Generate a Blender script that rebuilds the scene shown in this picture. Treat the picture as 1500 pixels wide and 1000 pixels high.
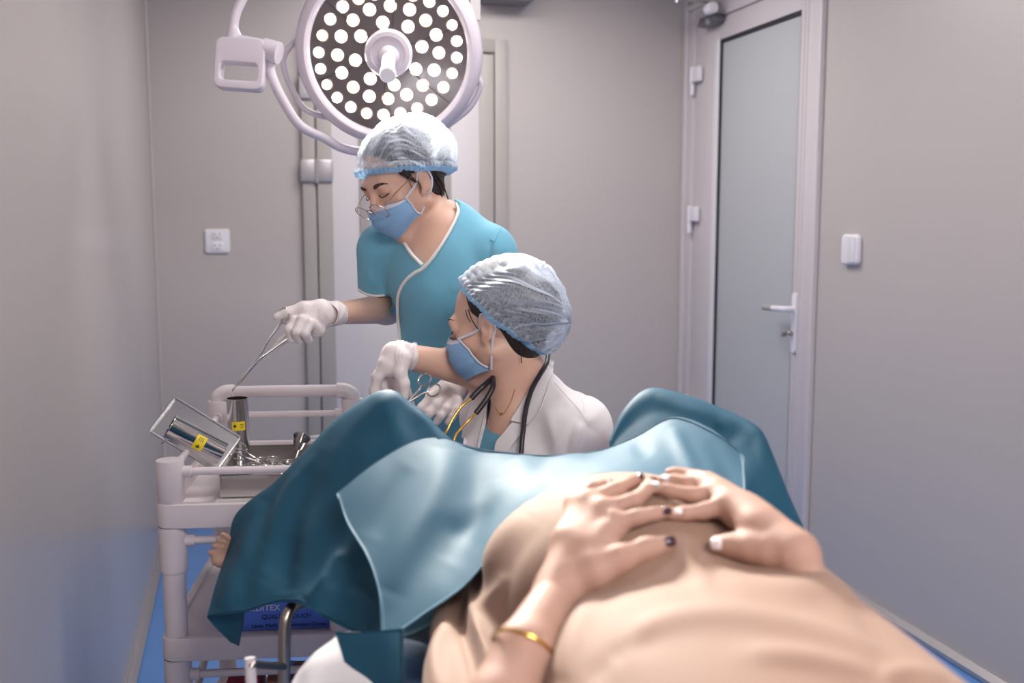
import bpy, bmesh, math, random
import numpy as np
from mathutils import Vector, Matrix
from mathutils.bvhtree import BVHTree
random.seed(5); np.random.seed(5)
C = bpy.context.scene
for _o in list(bpy.data.objects): bpy.data.objects.remove(_o)
COL = C.collection
PI = math.pi
# ------------------------------------------------------------------ camera
F_ = 1500.0; PIT = math.radians(6.92); YAW = math.radians(14.83); EYE = 1.42
FW = np.array([math.sin(YAW)*math.cos(PIT), math.cos(YAW)*math.cos(PIT), -math.sin(PIT)])
RT = np.array([math.cos(YAW), -math.sin(YAW), 0.0]); UP = np.cross(RT, FW); CP = np.array([0, 0, EYE])
cam = bpy.data.cameras.new('camera'); camo = bpy.data.objects.new('camera', cam); COL.objects.link(camo)
cam.sensor_width = 36; cam.lens = 36.0; cam.clip_start = 0.05
M = Matrix(((RT[0], UP[0], -FW[0], 0), (RT[1], UP[1], -FW[1], 0), (RT[2], UP[2], -FW[2], EYE), (0, 0, 0, 1)))
camo.matrix_world = M
cam.dof.use_dof = True; cam.dof.focus_distance = 2.3; cam.dof.aperture_fstop = 2.8
C.camera = camo
# ------------------------------------------------------------------ light and exposure
C.view_settings.view_transform = 'Standard'; C.view_settings.look = 'None'
C.view_settings.gamma = 1; C.view_settings.use_curve_mapping = False; C.view_settings.exposure = 0.0
w = bpy.data.worlds.new('world'); C.world = w; w.use_nodes = True
w.node_tree.nodes['Background'].inputs[0].default_value = (1.0, 0.97, 0.95, 1); w.node_tree.nodes['Background'].inputs[1].default_value = 0.10
def light(kind, name, loc, target, energy, color, size=None, size_y=None, blend=0.6, angle=60, parent=None):
    l = bpy.data.lights.new(name, kind); l.energy = energy; l.color = color
    if kind == 'AREA':
        l.size = size
        if size_y: l.shape = 'RECTANGLE'; l.size_y = size_y
    if kind == 'SPOT': l.spot_size = math.radians(angle); l.spot_blend = blend; l.shadow_soft_size = size
    o = bpy.data.objects.new(name, l); COL.objects.link(o); o.location = loc
    o.rotation_euler = (Vector(target)-Vector(loc)).to_track_quat('-Z', 'Y').to_euler()
    return o
CEIL = 2.62
light('AREA', 'ceiling_fill_front', (0.85, -0.65, CEIL-0.035), (0.85, -0.65, 0), 58, (1.0, 0.95, 0.91), 1.15, 0.55)  # unseen fill, set behind the camera to brighten surfaces that face it
light('AREA', 'ceiling_lamp_middle', (0.95, 2.35, CEIL-0.035), (0.95, 2.35, 0), 13, (1.0, 0.95, 0.91), 1.15, 0.55)
light('AREA', 'ceiling_lamp_back', (0.95, 3.9, CEIL-0.035), (0.95, 3.9, 0), 18, (1.0, 0.95, 0.91), 1.15, 0.55)
# ------------------------------------------------------------------ helpers
def AT(px, py, d):
    return CP + (FW + RT*((px-750)/F_) + UP*((500-py)/F_))*d
def PX(P):
    v = np.asarray(P)-CP; z = v@FW
    return 750+F_*(v@RT)/z, 500-F_*(v@UP)/z, z
def cv(x, y, z):            # camera aligned direction: right, up, towards the viewer
    return RT*x+UP*y-FW*z
def ms(o, mat):
    if mat is not None: o.data.materials.append(mat)
def mesh_obj(name, V, Fs, mat=None, parent=None, smooth=True, mids=None):
    me = bpy.data.meshes.new(name)
    me.from_pydata([tuple(map(float, v)) for v in V], [], [tuple(int(i) for i in f) for f in Fs]); 
    o = bpy.data.objects.new(name, me); COL.objects.link(o)
    for m in (mat if isinstance(mat, (list, tuple)) else [mat]): me.materials.append(m)
    if smooth: me.polygons.foreach_set('use_smooth', [True]*len(me.polygons))
    if mids is not None: me.polygons.foreach_set('material_index', mids)
    me.update()
    if parent: o.parent = parent
    return o
def empty(name, label, cat, group=None, loc=(0, 0, 0), kind=None):
    o = bpy.data.objects.new(name, None); COL.objects.link(o); o.empty_display_size = 0.05
    o['label'] = label
    if cat: o['category'] = cat
    if group: o['group'] = group
    if kind: o['kind'] = kind
    o['_at'] = 0
    del o['_at']
    return o
def tag(o, label, cat, group=None):
    o['label'] = label; o['category'] = cat
    if group: o['group'] = group
    return o
def struct(o): o['kind'] = 'structure'; return o
def node_mat(name, col, rough=0.5, metal=0.0, noise=0.0, nscale=8.0, bump=0.0, bscale=60.0, spec=0.5, sss=0.0, ssr=(1, .3, .2), coat=0.0, trans=0.0, sheen=0.0, alpha=1.0, emis=None, estr=0.0, col2=None, aniso_scale=(1, 1, 1), rvar=0.0, translucent=0.0):
    m = bpy.data.materials.new(name); m.use_nodes = True; nt = m.node_tree; N = nt.nodes; L = nt.links
    b = N['Principled BSDF']; b.inputs['Roughness'].default_value = rough; b.inputs['Metallic'].default_value = metal
    b.inputs['Base Color'].default_value = (*col, 1); b.inputs['Specular IOR Level'].default_value = spec
    if sss: b.inputs['Subsurface Weight'].default_value = sss; b.inputs['Subsurface Radius'].default_value = ssr; b.inputs['Subsurface Scale'].default_value = 0.008
    b.inputs['Coat Weight'].default_value = coat; b.inputs['Coat Roughness'].default_value = 0.10
    b.inputs['Transmission Weight'].default_value = trans; b.inputs['Sheen Weight'].default_value = sheen; b.inputs['Alpha'].default_value = alpha
    if emis: b.inputs['Emission Color'].default_value = (*emis, 1); b.inputs['Emission Strength'].default_value = estr
    tc = N.new('ShaderNodeTexCoord'); mp = N.new('ShaderNodeMapping'); mp.inputs['Scale'].default_value = aniso_scale
    L.new(tc.outputs['Object'], mp.inputs['Vector'])
    if noise or rvar:
        n = N.new('ShaderNodeTexNoise'); n.inputs['Scale'].default_value = nscale; n.inputs['Detail'].default_value = 5
        L.new(mp.outputs[0], n.inputs['Vector'])
    if noise:
        r = N.new('ShaderNodeMix'); r.data_type = 'RGBA'
        c2 = col2 if col2 else tuple(c*(1-noise) for c in col)
        r.inputs[6].default_value = (*col, 1); r.inputs[7].default_value = (*c2, 1)
        L.new(n.outputs['Fac'], r.inputs[0]); L.new(r.outputs[2], b.inputs['Base Color'])
    if rvar:
        mr = N.new('ShaderNodeMapRange'); mr.inputs[3].default_value = rough-rvar; mr.inputs[4].default_value = rough+rvar
        L.new(n.outputs['Fac'], mr.inputs[0]); L.new(mr.outputs[0], b.inputs['Roughness'])
    if bump:
        n2 = N.new('ShaderNodeTexNoise'); n2.inputs['Scale'].default_value = bscale; n2.inputs['Detail'].default_value = 4
        L.new(mp.outputs[0], n2.inputs['Vector'])
        bp = N.new('ShaderNodeBump'); bp.inputs['Strength'].default_value = bump; bp.inputs['Distance'].default_value = 0.004
        L.new(n2.outputs['Fac'], bp.inputs['Height']); L.new(bp.outputs[0], b.inputs['Normal'])
    if translucent:
        t = N.new('ShaderNodeBsdfTranslucent'); t.inputs[0].default_value = (*col, 1); mx = N.new('ShaderNodeMixShader'); mx.inputs[0].default_value = translucent
        L.new(b.outputs[0], mx.inputs[1]); L.new(t.outputs[0], mx.inputs[2]); L.new(mx.outputs[0], N['Material Output'].inputs[0])
    return m
def S(r, g, b):
    f = lambda c: (c/255/12.92) if c <= 10 else ((c/255+0.055)/1.055)**2.4
    return (f(r), f(g), f(b))
# ---- mesh builders returning (V, F)
class MB:
    def __init__(s): s.V = []; s.F = []
    def add(s, V, F):
        n = len(s.V); s.V += [tuple(v) for v in V]; s.F += [tuple(i+n for i in f) for f in F]; return s
    def build(s, name, mat, parent=None, smooth=False, bevel=0.0, auto=True):
        me = bpy.data.meshes.new(name); me.from_pydata([tuple(map(float, v)) for v in s.V], [], s.F)
        o = bpy.data.objects.new(name, me); COL.objects.link(o); ms(o, mat)
        bm = bmesh.new(); bm.from_mesh(me)
        bmesh.ops.recalc_face_normals(bm, faces=bm.faces)
        if bevel: bmesh.ops.bevel(bm, geom=[e for e in bm.edges if e.calc_face_angle(0) > 0.7], offset=bevel, segments=3, profile=0.5, affect='EDGES', clamp_overlap=True)
        if smooth or bevel:
            for f in bm.faces: f.smooth = True
            for e in bm.edges:
                if e.is_manifold and e.calc_face_angle(0) > 0.75: e.smooth = False
        bm.to_mesh(me); bm.free()
        if parent: o.parent = parent
        return o
def box(c, s, R=None):
    V = []
    for x in (-.5, .5):
        for y in (-.5, .5):
            for z in (-.5, .5):
                v = Vector((x*s[0], y*s[1], z*s[2]))
                if R: v = R @ v
                V.append((c[0]+v.x, c[1]+v.y, c[2]+v.z))
    return V, [(0, 1, 3, 2), (4, 6, 7, 5), (0, 4, 5, 1), (2, 3, 7, 6), (0, 2, 6, 4), (1, 5, 7, 3)]
def bx(lo, hi):
    return box([(a+b)/2 for a, b in zip(lo, hi)], [b-a for a, b in zip(lo, hi)])
def catmull(P, n):
    P = np.asarray(P, float); out = []
    Q = np.vstack([2*P[0]-P[1], P, 2*P[-1]-P[-2]])
    for i in range(1, len(Q)-2):
        for k in range(n):
            t = k/n; a, b, c, d = Q[i-1], Q[i], Q[i+1], Q[i+2]
            out.append(0.5*((2*b)+(-a+c)*t+(2*a-5*b+4*c-d)*t*t+(-a+3*b-3*c+d)*t**3))
    out.append(P[-1]); return np.array(out)
def tube(P, r, n=10, cap=True, closed=False, flat=1.0, upv=None):
    P = np.asarray(P, float); m = len(P); rr = np.broadcast_to(np.asarray(r, float), (m,))
    V = []; F = []; prev = None
    for i in range(m):
        if closed: t = P[(i+1) % m]-P[i-1]
        else: t = P[min(i+1, m-1)]-P[max(i-1, 0)]
        t = t/(np.linalg.norm(t)+1e-12)
        if upv is not None: ref = np.asarray(upv, float)
        elif prev is None: ref = np.array([0, 0, 1.0]) if abs(t[2]) < 0.9 else np.array([1.0, 0, 0])
        else: ref = prev
        a = ref-t*(ref@t); a /= np.linalg.norm(a)+1e-12; prev = a; b = np.cross(t, a)
        for k in range(n):
            th = 2*PI*k/n; V.append(P[i]+rr[i]*(a*math.cos(th)*flat+b*math.sin(th)))
    mm = m if closed else m-1
    for i in range(mm):
        for k in range(n):
            j = (i+1) % m; F.append((i*n+k, i*n+(k+1) % n, j*n+(k+1) % n, j*n+k))
    if cap and not closed:
        F.append(tuple(range(n))[::-1]); F.append(tuple((m-1)*n+k for k in range(n)))
    return V, F
def lathe(prof, c, axis=(0, 0, 1), n=32, ref=None):
    ax = np.asarray(axis, float); ax = ax/np.linalg.norm(ax)
    r0 = np.array([1.0, 0, 0]) if abs(ax[0]) < .9 else np.array([0, 1.0, 0])
    a = r0-ax*(r0@ax); a /= np.linalg.norm(a); b = np.cross(ax, a); c = np.asarray(c, float)
    V = []; F = []
    for (r, z) in prof:
        for k in range(n):
            th = 2*PI*k/n; V.append(c+ax*z+(a*math.cos(th)+b*math.sin(th))*max(r, 1e-5))
    for i in range(len(prof)-1):
        for k in range(n): F.append((i*n+k, i*n+(k+1) % n, (i+1)*n+(k+1) % n, (i+1)*n+k))
    return V, F
def rrect(w, h, r, n=5):
    P = []
    for cx, cy, a0 in ((w/2-r, h/2-r, 0), (-w/2+r, h/2-r, 90), (-w/2+r, -h/2+r, 180), (w/2-r, -h/2+r, 270)):
        for k in range(n+1):
            a = math.radians(a0+90*k/n); P.append((cx+r*math.cos(a), cy+r*math.sin(a)))
    return P
def prism(poly, O, X, Y, Z, t):    # polygon in plane O+X*u+Y*v extruded by Z*t
    O, X, Y, Z = [np.asarray(q, float) for q in (O, X, Y, Z)]
    n = len(poly); V = [O+X*u+Y*v for u, v in poly]+[O+X*u+Y*v+Z*t for u, v in poly]
    F = [tuple(range(n))[::-1], tuple(range(n, 2*n))]+[(i, (i+1) % n, n+(i+1) % n, n+i) for i in range(n)]
    return V, F
# ---- implicit surfaces: smooth union of tapered limbs and ellipsoids, polygonised
class Sdf:
    def __init__(s, lo, hi, h):
        s.h = h; s.o = np.asarray(lo, float); n = np.ceil((np.asarray(hi)-s.o)/h).astype(int)+1
        s.n = n; s.V = np.full(tuple(n), 1.0, np.float32)
    def sl(s, lo, hi):
        a = np.clip(np.floor((lo-s.o)/s.h).astype(int), 0, s.n); b = np.clip(np.ceil((hi-s.o)/s.h).astype(int)+1, 0, s.n)
        if np.any(b <= a): return None, None
        g = [(np.arange(a[i], b[i])*s.h+s.o[i]).astype(np.float32) for i in range(3)]
        return tuple(slice(a[i], b[i]) for i in range(3)), g
    def comb(s, sl, d, k, mode):
        v = s.V[sl]
        if mode == 'add':
            hh = np.clip(.5+.5*(v-d)/k, 0, 1); s.V[sl] = v*(1-hh)+d*hh-k*hh*(1-hh)
        else:
            hh = np.clip(.5-.5*(v+d)/k, 0, 1); s.V[sl] = v*(1-hh)-d*hh+k*hh*(1-hh)
    def cap(s, a, b, ra, rb, k=0.02, mode='add', sq=None):
        a = np.asarray(a, float); b = np.asarray(b, float); r = max(ra, rb)+k+2*s.h
        sl, g = s.sl(np.minimum(a, b)-r, np.maximum(a, b)+r)
        if sl is None: return s
        ba = b-a; L = ba@ba+1e-12
        X = g[0][:, None, None]-a[0]; Y = g[1][None, :, None]-a[1]; Z = g[2][None, None, :]-a[2]
        t = np.clip((X*ba[0]+Y*ba[1]+Z*ba[2])/L, 0, 1).astype(np.float32)
        d = np.sqrt((X-t*ba[0])**2+(Y-t*ba[1])**2+(Z-t*ba[2])**2)-(ra+(rb-ra)*t)
        s.comb(sl, d.astype(np.float32), k, mode); return s
    def ell(s, c, r, R=None, k=0.02, mode='add'):
        c = np.asarray(c, float); r = np.asarray(r, float); m = max(r)+k+2*s.h
        sl, g = s.sl(c-m, c+m)
        if sl is None: return s
        X = g[0][:, None, None]-c[0]; Y = g[1][None, :, None]-c[1]; Z = g[2][None, None, :]-c[2]
        R = np.eye(3) if R is None else R      # columns are the local axes
        q = [(X*R[0, i]+Y*R[1, i]+Z*R[2, i]) for i in range(3)]
        k0 = np.sqrt(sum((q[i]/r[i])**2 for i in range(3))); k1 = np.sqrt(sum((q[i]/r[i]**2)**2 for i in range(3)))+1e-9
        s.comb(sl, (k0*(k0-1)/k1).astype(np.float32), k, mode); return s
    def chain(s, P, R, k=0.02, mode='add'):
        for i in range(len(P)-1): s.cap(P[i], P[i+1], R[i], R[i+1], k, mode)
        return s
    def carve(s, poly, d0, d1, k=0.004):    # cut a neckline: outline swept along the sight line between two distances
        poly = np.asarray(poly, float)
        pts = [AT(x, y, d) for x, y in poly for d in (d0, d1)]
        sl, g = s.sl(np.min(pts, 0)-.02, np.max(pts, 0)+.02)
        if sl is None: return s
        X = g[0][:, None, None]-CP[0]; Y = g[1][None, :, None]-CP[1]; Z = g[2][None, None, :]-CP[2]
        dz = X*FW[0]+Y*FW[1]+Z*FW[2]; u = 750+F_*(X*RT[0]+Y*RT[1]+Z*RT[2])/dz; v = 500-F_*(X*UP[0]+Y*UP[1]+Z*UP[2])/dz
        ins = np.zeros(u.shape, bool); dm = np.full(u.shape, 1e9, np.float32); n = len(poly)
        for i in range(n):
            a = poly[i]; b = poly[(i+1) % n]; e = b-a; t = np.clip(((u-a[0])*e[0]+(v-a[1])*e[1])/(e@e), 0, 1)
            dm = np.minimum(dm, np.hypot(u-a[0]-t*e[0], v-a[1]-t*e[1]))
            c = ((a[1] > v) != (b[1] > v)) & (u < (b[0]-a[0])*(v-a[1])/((b[1]-a[1]) if b[1] != a[1] else 1e-9)+a[0])
            ins ^= c
        d = np.where(ins, -dm, dm)*dz/F_; d = np.maximum(d, np.maximum(d0-dz, dz-d1))
        s.comb(sl, d.astype(np.float32), k, 'sub'); return s
    def mesh(s):
        V = s.V; n = np.array(V.shape); ins = V < 0
        tot = int(np.prod(n)); acc = []; quads = []
        st = np.array([n[1]*n[2], n[2], 1])
        for ax in range(3):
            a = [slice(None)]*3; b = [slice(None)]*3; a[ax] = slice(0, -1); b[ax] = slice(1, None)
            x = ins[tuple(a)] != ins[tuple(b)]
            I = np.argwhere(x)
            for o in range(3):
                if o != ax: I = I[(I[:, o] > 0) & (I[:, o] < n[o]-1)]
            v0 = V[I[:, 0], I[:, 1], I[:, 2]]; J = I.copy(); J[:, ax] += 1; v1 = V[J[:, 0], J[:, 1], J[:, 2]]
            t = v0/(v0-v1); P = I.astype(float); P[:, ax] += t
            o1, o2 = [(1, 2), (2, 0), (0, 1)][ax]
            lin = I@st; c = [lin, lin-st[o1], lin-st[o1]-st[o2], lin-st[o2]]
            for q in c: acc.append((q, P))
            Q = np.stack(c, 1); Q[v0 >= 0] = Q[v0 >= 0][:, ::-1]; quads.append(Q)
        idx = np.concatenate([a[0] for a in acc]); P = np.concatenate([a[1] for a in acc])
        u, inv = np.unique(idx, return_inverse=True); cnt = np.bincount(inv)
        VV = np.stack([np.bincount(inv, P[:, i])/cnt for i in range(3)], 1)*s.h+s.o
        Q = np.searchsorted(u, np.concatenate(quads))
        return VV, Q
def fast_obj(name, V, Q, mat, parent=None, mids=None):
    me = bpy.data.meshes.new(name); k = Q.shape[1]
    me.vertices.add(len(V)); me.vertices.foreach_set('co', np.asarray(V, np.float32).ravel())
    me.loops.add(len(Q)*k); me.loops.foreach_set('vertex_index', np.asarray(Q, np.int32).ravel())
    me.polygons.add(len(Q)); me.polygons.foreach_set('loop_start', np.arange(0, len(Q)*k, k, dtype=np.int32))
    me.polygons.foreach_set('loop_total', np.full(len(Q), k, np.int32))
    me.update(calc_edges=True); me.polygons.foreach_set('use_smooth', np.ones(len(Q), bool))
    for m in (mat if isinstance(mat, (list, tuple)) else [mat]): me.materials.append(m)
    if mids is not None: me.polygons.foreach_set('material_index', mids.astype(np.int32))
    o = bpy.data.objects.new(name, me); COL.objects.link(o)
    if parent: o.parent = parent
    return o
def nrm(V, Q):
    N = np.zeros_like(V); a, b, c, d = [V[Q[:, i]] for i in range(4)]; fn = np.cross(c-a, d-b)
    for i in range(4):
        for j in range(3): N[:, j] += np.bincount(Q[:, i], fn[:, j], len(V))
    return N/(np.linalg.norm(N, axis=1)[:, None]+1e-12)
def relax(V, Q, it=2, lam=0.5):
    E = np.concatenate([Q[:, [0, 1]], Q[:, [1, 2]], Q[:, [2, 3]], Q[:, [3, 0]]]); cnt = np.bincount(E[:, 0], minlength=len(V))+np.bincount(E[:, 1], minlength=len(V))
    for _ in range(it):
        A = np.stack([np.bincount(E[:, 0], V[E[:, 1], i], len(V))+np.bincount(E[:, 1], V[E[:, 0], i], len(V)) for i in range(3)], 1)
        V = V+lam*(A/np.maximum(cnt, 1)[:, None]-V)
    return V
class Surf:      # a finished surface one can lay things on
    def __init__(s, V, Q): s.b = BVHTree.FromPolygons([tuple(v) for v in V], [tuple(int(i) for i in q) for q in Q])
    def hit(s, px, py, off=0.0, skip=0.0):
        d = Vector(FW+RT*((px-750)/F_)+UP*((500-py)/F_)); L = d.length; d.normalize()
        loc, n, i, dist = s.b.ray_cast(Vector(CP)+d*skip, d)
        if loc is None: return None
        if n.dot(d) > 0: n = -n
        return np.array(loc+n*off)
    def line(s, pts, off, n=6):
        Q = catmull(np.array(pts, float), n); out = []
        for q in Q:
            h = s.hit(q[0], q[1], off)
            if h is not None: out.append(h)
        out = np.array(out)
        # drop jumps where the sight line slipped past an edge
        keep = [0]
        for i in range(1, len(out)):
            if np.linalg.norm(out[i]-out[keep[-1]]) < 0.05: keep.append(i)
        return out[keep]
    def near(s, p, off=0.0):
        loc, n, i, d = s.b.find_nearest(Vector(p)); return np.array(loc+n*off)
def pxmove(V, Q, bumps):
    """real relief: each bump is (polyline in frame units, height in m, half width)"""
    N = nrm(V, Q); v = V-CP; z = v@FW; u = 750+F_*(v@RT)/z; w_ = 500-F_*(v@UP)/z; D = np.zeros(len(V))
    for pts, hgt, wd in bumps:
        P = catmull(np.array(pts, float), 5) if len(pts) > 2 else np.array(pts, float); best = np.full(len(V), 1e9); tt = np.zeros(len(V)); n = len(P)-1
        for i in range(n):
            a = P[i]; e = P[i+1]-a; t = np.clip(((u-a[0])*e[0]+(w_-a[1])*e[1])/(e@e+1e-9), 0, 1); dd = np.hypot(u-a[0]-t*e[0], w_-a[1]-t*e[1])
            m = dd < best; best[m] = dd[m]; tt[m] = (i+t[m])/n
        D += hgt*np.exp(-(best/wd)**2)*np.clip(np.sin(np.clip(tt, 0.02, 0.98)*PI), 0, 1)**0.5
    return V+N*D[:, None]
def patch(G, nu, nv):
    """smooth surface through a grid of (x, y, distance) control points"""
    G = np.array([[AT(*p) for p in row] for row in G])
    A = np.stack([catmull(row, nu) for row in G]); B = np.stack([catmull(A[:, j], nv) for j in range(A.shape[1])], 1)
    r, c = B.shape[:2]; idx = np.arange(r*c).reshape(r, c)
    Q = np.stack([idx[:-1, :-1], idx[1:, :-1], idx[1:, 1:], idx[:-1, 1:]], -1).reshape(-1, 4)
    return B.reshape(-1, 3), Q, (r, c)
def thicken(V, Q, r, c, t):
    N = nrm(V, Q); n = len(V); W = np.vstack([V, V-N*t]); idx = np.arange(n).reshape(r, c)
    b = list(idx[0])+list(idx[1:, -1])+list(idx[-1, :-1][::-1])+list(idx[1:-1, 0][::-1]); b = np.array(b); b2 = np.roll(b, -1)
    return W, np.vstack([Q, Q[:, ::-1]+n, np.stack([b, b+n, b2+n, b2], 1)])
def orient_to_cam(V, Q):
    N = nrm(V, Q); 
    if np.mean(np.sum(N*(V-CP), 1)) > 0: return Q[:, ::-1].copy()
    return Q
def sheet(name, G, nu, nv, t, mat, parent, bumps=(), extra=None):
    V, Q, (r, c) = patch(G, nu, nv); Q = orient_to_cam(V, Q)
    V = pxmove(V, Q, bumps)
    if extra is not None: V = extra(V, Q, r, c)
    W, Q2 = thicken(V, Q, r, c, t)
    return fast_obj(name, W, Q2, mat, parent), Surf(V, Q)
def strip(surf, L, R, nu, nv, off, t, name, mat, parent):
    """sheet lying on a surface between two outlines"""
    L = catmull(np.array(L, float), 6); R = catmull(np.array(R, float), 6)
    rs = lambda P: np.stack([np.interp(np.linspace(0, 1, nv), np.linspace(0, 1, len(P)), P[:, i]) for i in (0, 1)], 1)
    L, R = rs(L), rs(R); V = []; last = None
    for i in range(nv):
        for j in range(nu):
            p = L[i]+(R[i]-L[i])*j/(nu-1); h = surf.hit(p[0], p[1], off)
            if h is None: h = AT(p[0], p[1], PX(last)[2]) if last is not None else AT(p[0], p[1], 2.2)
            V.append(h); last = h
    V = np.array(V); idx = np.arange(nu*nv).reshape(nv, nu)
    Q = np.stack([idx[:-1, :-1], idx[1:, :-1], idx[1:, 1:], idx[:-1, 1:]], -1).reshape(-1, 4); Q = orient_to_cam(V, Q)
    W, Q2 = thicken(V, Q, nv, nu, t)
    return fast_obj(name, W, Q2, mat, parent), Surf(V, Q)
def text(name, body, size, O, X, Y, mat, parent, ext=0.0004, align='CENTER', sx=1.0):
    cu = bpy.data.curves.new(name, 'FONT'); cu.body = body; cu.size = size; cu.extrude = ext; cu.align_x = align; cu.align_y = 'CENTER'
    t = bpy.data.objects.new(name, cu); COL.objects.link(t)
    bpy.context.view_layer.update()
    me = bpy.data.meshes.new_from_object(t.evaluated_get(bpy.context.evaluated_depsgraph_get())); bpy.data.objects.remove(t)
    me.name = name; X = Vector(X).normalized(); Y = Vector(Y).normalized(); Z = X.cross(Y)
    me.transform(Matrix(((X.x*sx, Y.x, Z.x, O[0]), (X.y*sx, Y.y, Z.y, O[1]), (X.z*sx, Y.z, Z.z, O[2]), (0, 0, 0, 1))))
    me.materials.clear(); me.materials.append(mat); o = bpy.data.objects.new(name, me); COL.objects.link(o); o.parent = parent
    return o
# ------------------------------------------------------------------ materials
wall_m = node_mat('wall_panel', S(190, 182, 180), 0.34, 0, 0.07, 1.6, 0.10, 220, spec=0.5, rvar=0.07)
wallL_m = node_mat('wall_panel_glossy', S(186, 178, 176), 0.24, 0, 0.08, 1.4, 0.06, 90, spec=0.7, rvar=0.07)
ceil_m = node_mat('ceiling_paint', S(214, 212, 214), 0.7, 0, 0.03, 3)
floor_m = node_mat('vinyl_floor', S(92, 140, 206), 0.25, 0, 0.16, 5, 0.03, 120, spec=0.5, rvar=0.06)
trim_m = node_mat('grey_beige_trim', S(170, 164, 160), 0.4, 0, 0.05, 6)
alu_m = node_mat('brushed_aluminium', S(190, 186, 188), 0.35, 0.7, 0.1, 30)
pvc_m = node_mat('white_pvc', S(208, 200, 203), 0.32, 0, 0.03, 4)
white_m = node_mat('white_enamel', S(226, 222, 228), 0.25, 0, 0.02, 6, coat=0.3)
plast_m = node_mat('white_plastic', S(232, 228, 234), 0.3, 0, 0.02, 6)
dark_m = node_mat('dark_gap', S(40, 40, 44), 0.7, 0, 0.1, 8)
frost_m = node_mat('frosted_glass', S(184, 186, 190), 0.16, 0, 0.03, 2, spec=0.6)
leaf_m = node_mat('pale_door_leaf', S(206, 200, 203), 0.35, 0, 0.04, 2)
steel_m = node_mat('polished_steel', S(205, 202, 200), 0.14, 1.0, 0.05, 12, 0.03, 60)
steel2_m = node_mat('brushed_steel', S(170, 164, 160), 0.3, 1.0, 0.1, 25)
black_m = node_mat('black_rubber', S(38, 34, 42), 0.35, 0, 0.1, 20)
# ------------------------------------------------------------------ room
XL, XR, YB, YF = -0.37, 2.185, 4.84, -1.1
struct(MB().add(*bx((XL-.1, YF-.1, -.1), (XR+.1, YB+.1, 0))).build('floor', floor_m))
struct(MB().add(*bx((XL-.1, YF-.1, CEIL), (XR+.1, YB+.1, CEIL+.1))).build('ceiling', ceil_m))
struct(MB().add(*bx((XL-.1, YF-.1, 0), (XL, YB+.1, CEIL))).build('wall_left', wallL_m))
struct(MB().add(*bx((XL, YB, 0), (XR, YB+.1, CEIL))).build('wall_back', wall_m))
struct(MB().add(*bx((XL, YF-.1, 0), (XR, YF, CEIL))).build('wall_front', wall_m))
# right wall with the door opening
DY0, DY1, DZ = 3.60, 4.80, 2.42
m = MB(); m.add(*bx((XR, YF-.1, 0), (XR+.1, DY0, CEIL))); m.add(*bx((XR, DY1, 0), (XR+.1, YB+.1, CEIL))); m.add(*bx((XR, DY0, DZ), (XR+.1, DY1, CEIL)))
struct(m.build('wall_right', wall_m))
def coved(name, x, sgn, y0, y1):
    prof = [(0, 0), (.022, 0), (.026, .006), (.026, .02), (.012, .034), (.006, .038), (0, .038)]
    V = []; n = len(prof)
    for y in (y0, y1): V += [(x+sgn*a, y, b) for a, b in prof]
    F = [tuple(range(n)), tuple(range(n, 2*n))]+[(i, (i+1) % n, n+(i+1) % n, n+i) for i in range(n)]
    return struct(MB().add(V, F).build(name, alu_m))
coved('baseboard_left', XL, 1, YF, YB)
coved('baseboard_right', XR, -1, YF, DY0-.03)
struct(MB().add(*bx((XL, YB-.022, 0), (.27, YB, .036))).build('baseboard_back', alu_m, bevel=.004))
struct(MB().add(*bx((1.24, YB-.022, 0), (XR, YB, .036))).build('baseboard_back', alu_m, bevel=.004))
# corner cove of the panel walls
struct(MB().add(*tube([(XL+.004, YB-.004, .03), (XL+.004, YB-.004, CEIL)], .008, 8)).build('trim_1', wall_m, smooth=True))
struct(MB().add(*tube([(XR-.012, YB-.012, .03), (XR-.012, YB-.012, CEIL)], .016, 8)).build('trim_2', wall_m, smooth=True))
# back door with a vision window
d2 = empty('door_2', 'pale steel door with a beige frame in the back wall', None, kind='structure')
m = MB(); m.add(*bx((.285, YB-.03, 0), (.345, YB+.0, 2.25))); m.add(*bx((1.19, YB-.03, 0), (1.25, YB, 2.25))); m.add(*bx((.345, YB-.03, 2.19), (1.19, YB, 2.25)))
m.build('door_frame', trim_m, d2, bevel=.003)
m = MB(); m.add(*bx((.352, YB-.026, .01), (.545, YB-.004, 2.18))); m.add(*bx((.975, YB-.026, .01), (1.115, YB-.004, 2.18))); m.add(*bx((.545, YB-.026, .01), (.975, YB-.004, 1.27))); m.add(*bx((.545, YB-.026, 2.08), (.975, YB-.004, 2.18)))
m.build('door_leaf', leaf_m, d2, bevel=.001)
MB().add(*bx((.352, YB-.032, .01), (.42, YB-.0265, 2.18))).build('stile', trim_m, d2, bevel=.001)
MB().add(*bx((1.115, YB-.032, .01), (1.183, YB-.004, 2.18))).build('stile', trim_m, d2, bevel=.001)
m = MB()
for lo, hi in (((.545, 1.27), (.59, 2.12)), ((.93, 1.27), (.975, 2.12)), ((.59, 1.27), (.93, 1.315)), ((.59, 2.075), (.93, 2.12))): m.add(*bx((lo[0], YB-.036, lo[1]), (hi[0], YB-.02, hi[1])))
m.build('window_frame', trim_m, d2, bevel=.002)
MB().add(*bx((.59, YB-.018, 1.315), (.93, YB-.008, 2.075))).build('pane', frost_m, d2)
for z in (2.0, 1.63, .35):
    for sx in (-1, 1):
        MB().add(*bx((.349+sx*.0385-.035, YB-.044, z-.052), (.349+sx*.0385+.035, YB-.03, z+.052))).build('hinge', alu_m, d2, bevel=.008)
    MB().add(*tube([(.349, YB-.042, z-.055), (.349, YB-.042, z+.055)], .008, 10)).build('hinge_pin', alu_m, d2, smooth=True)
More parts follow.
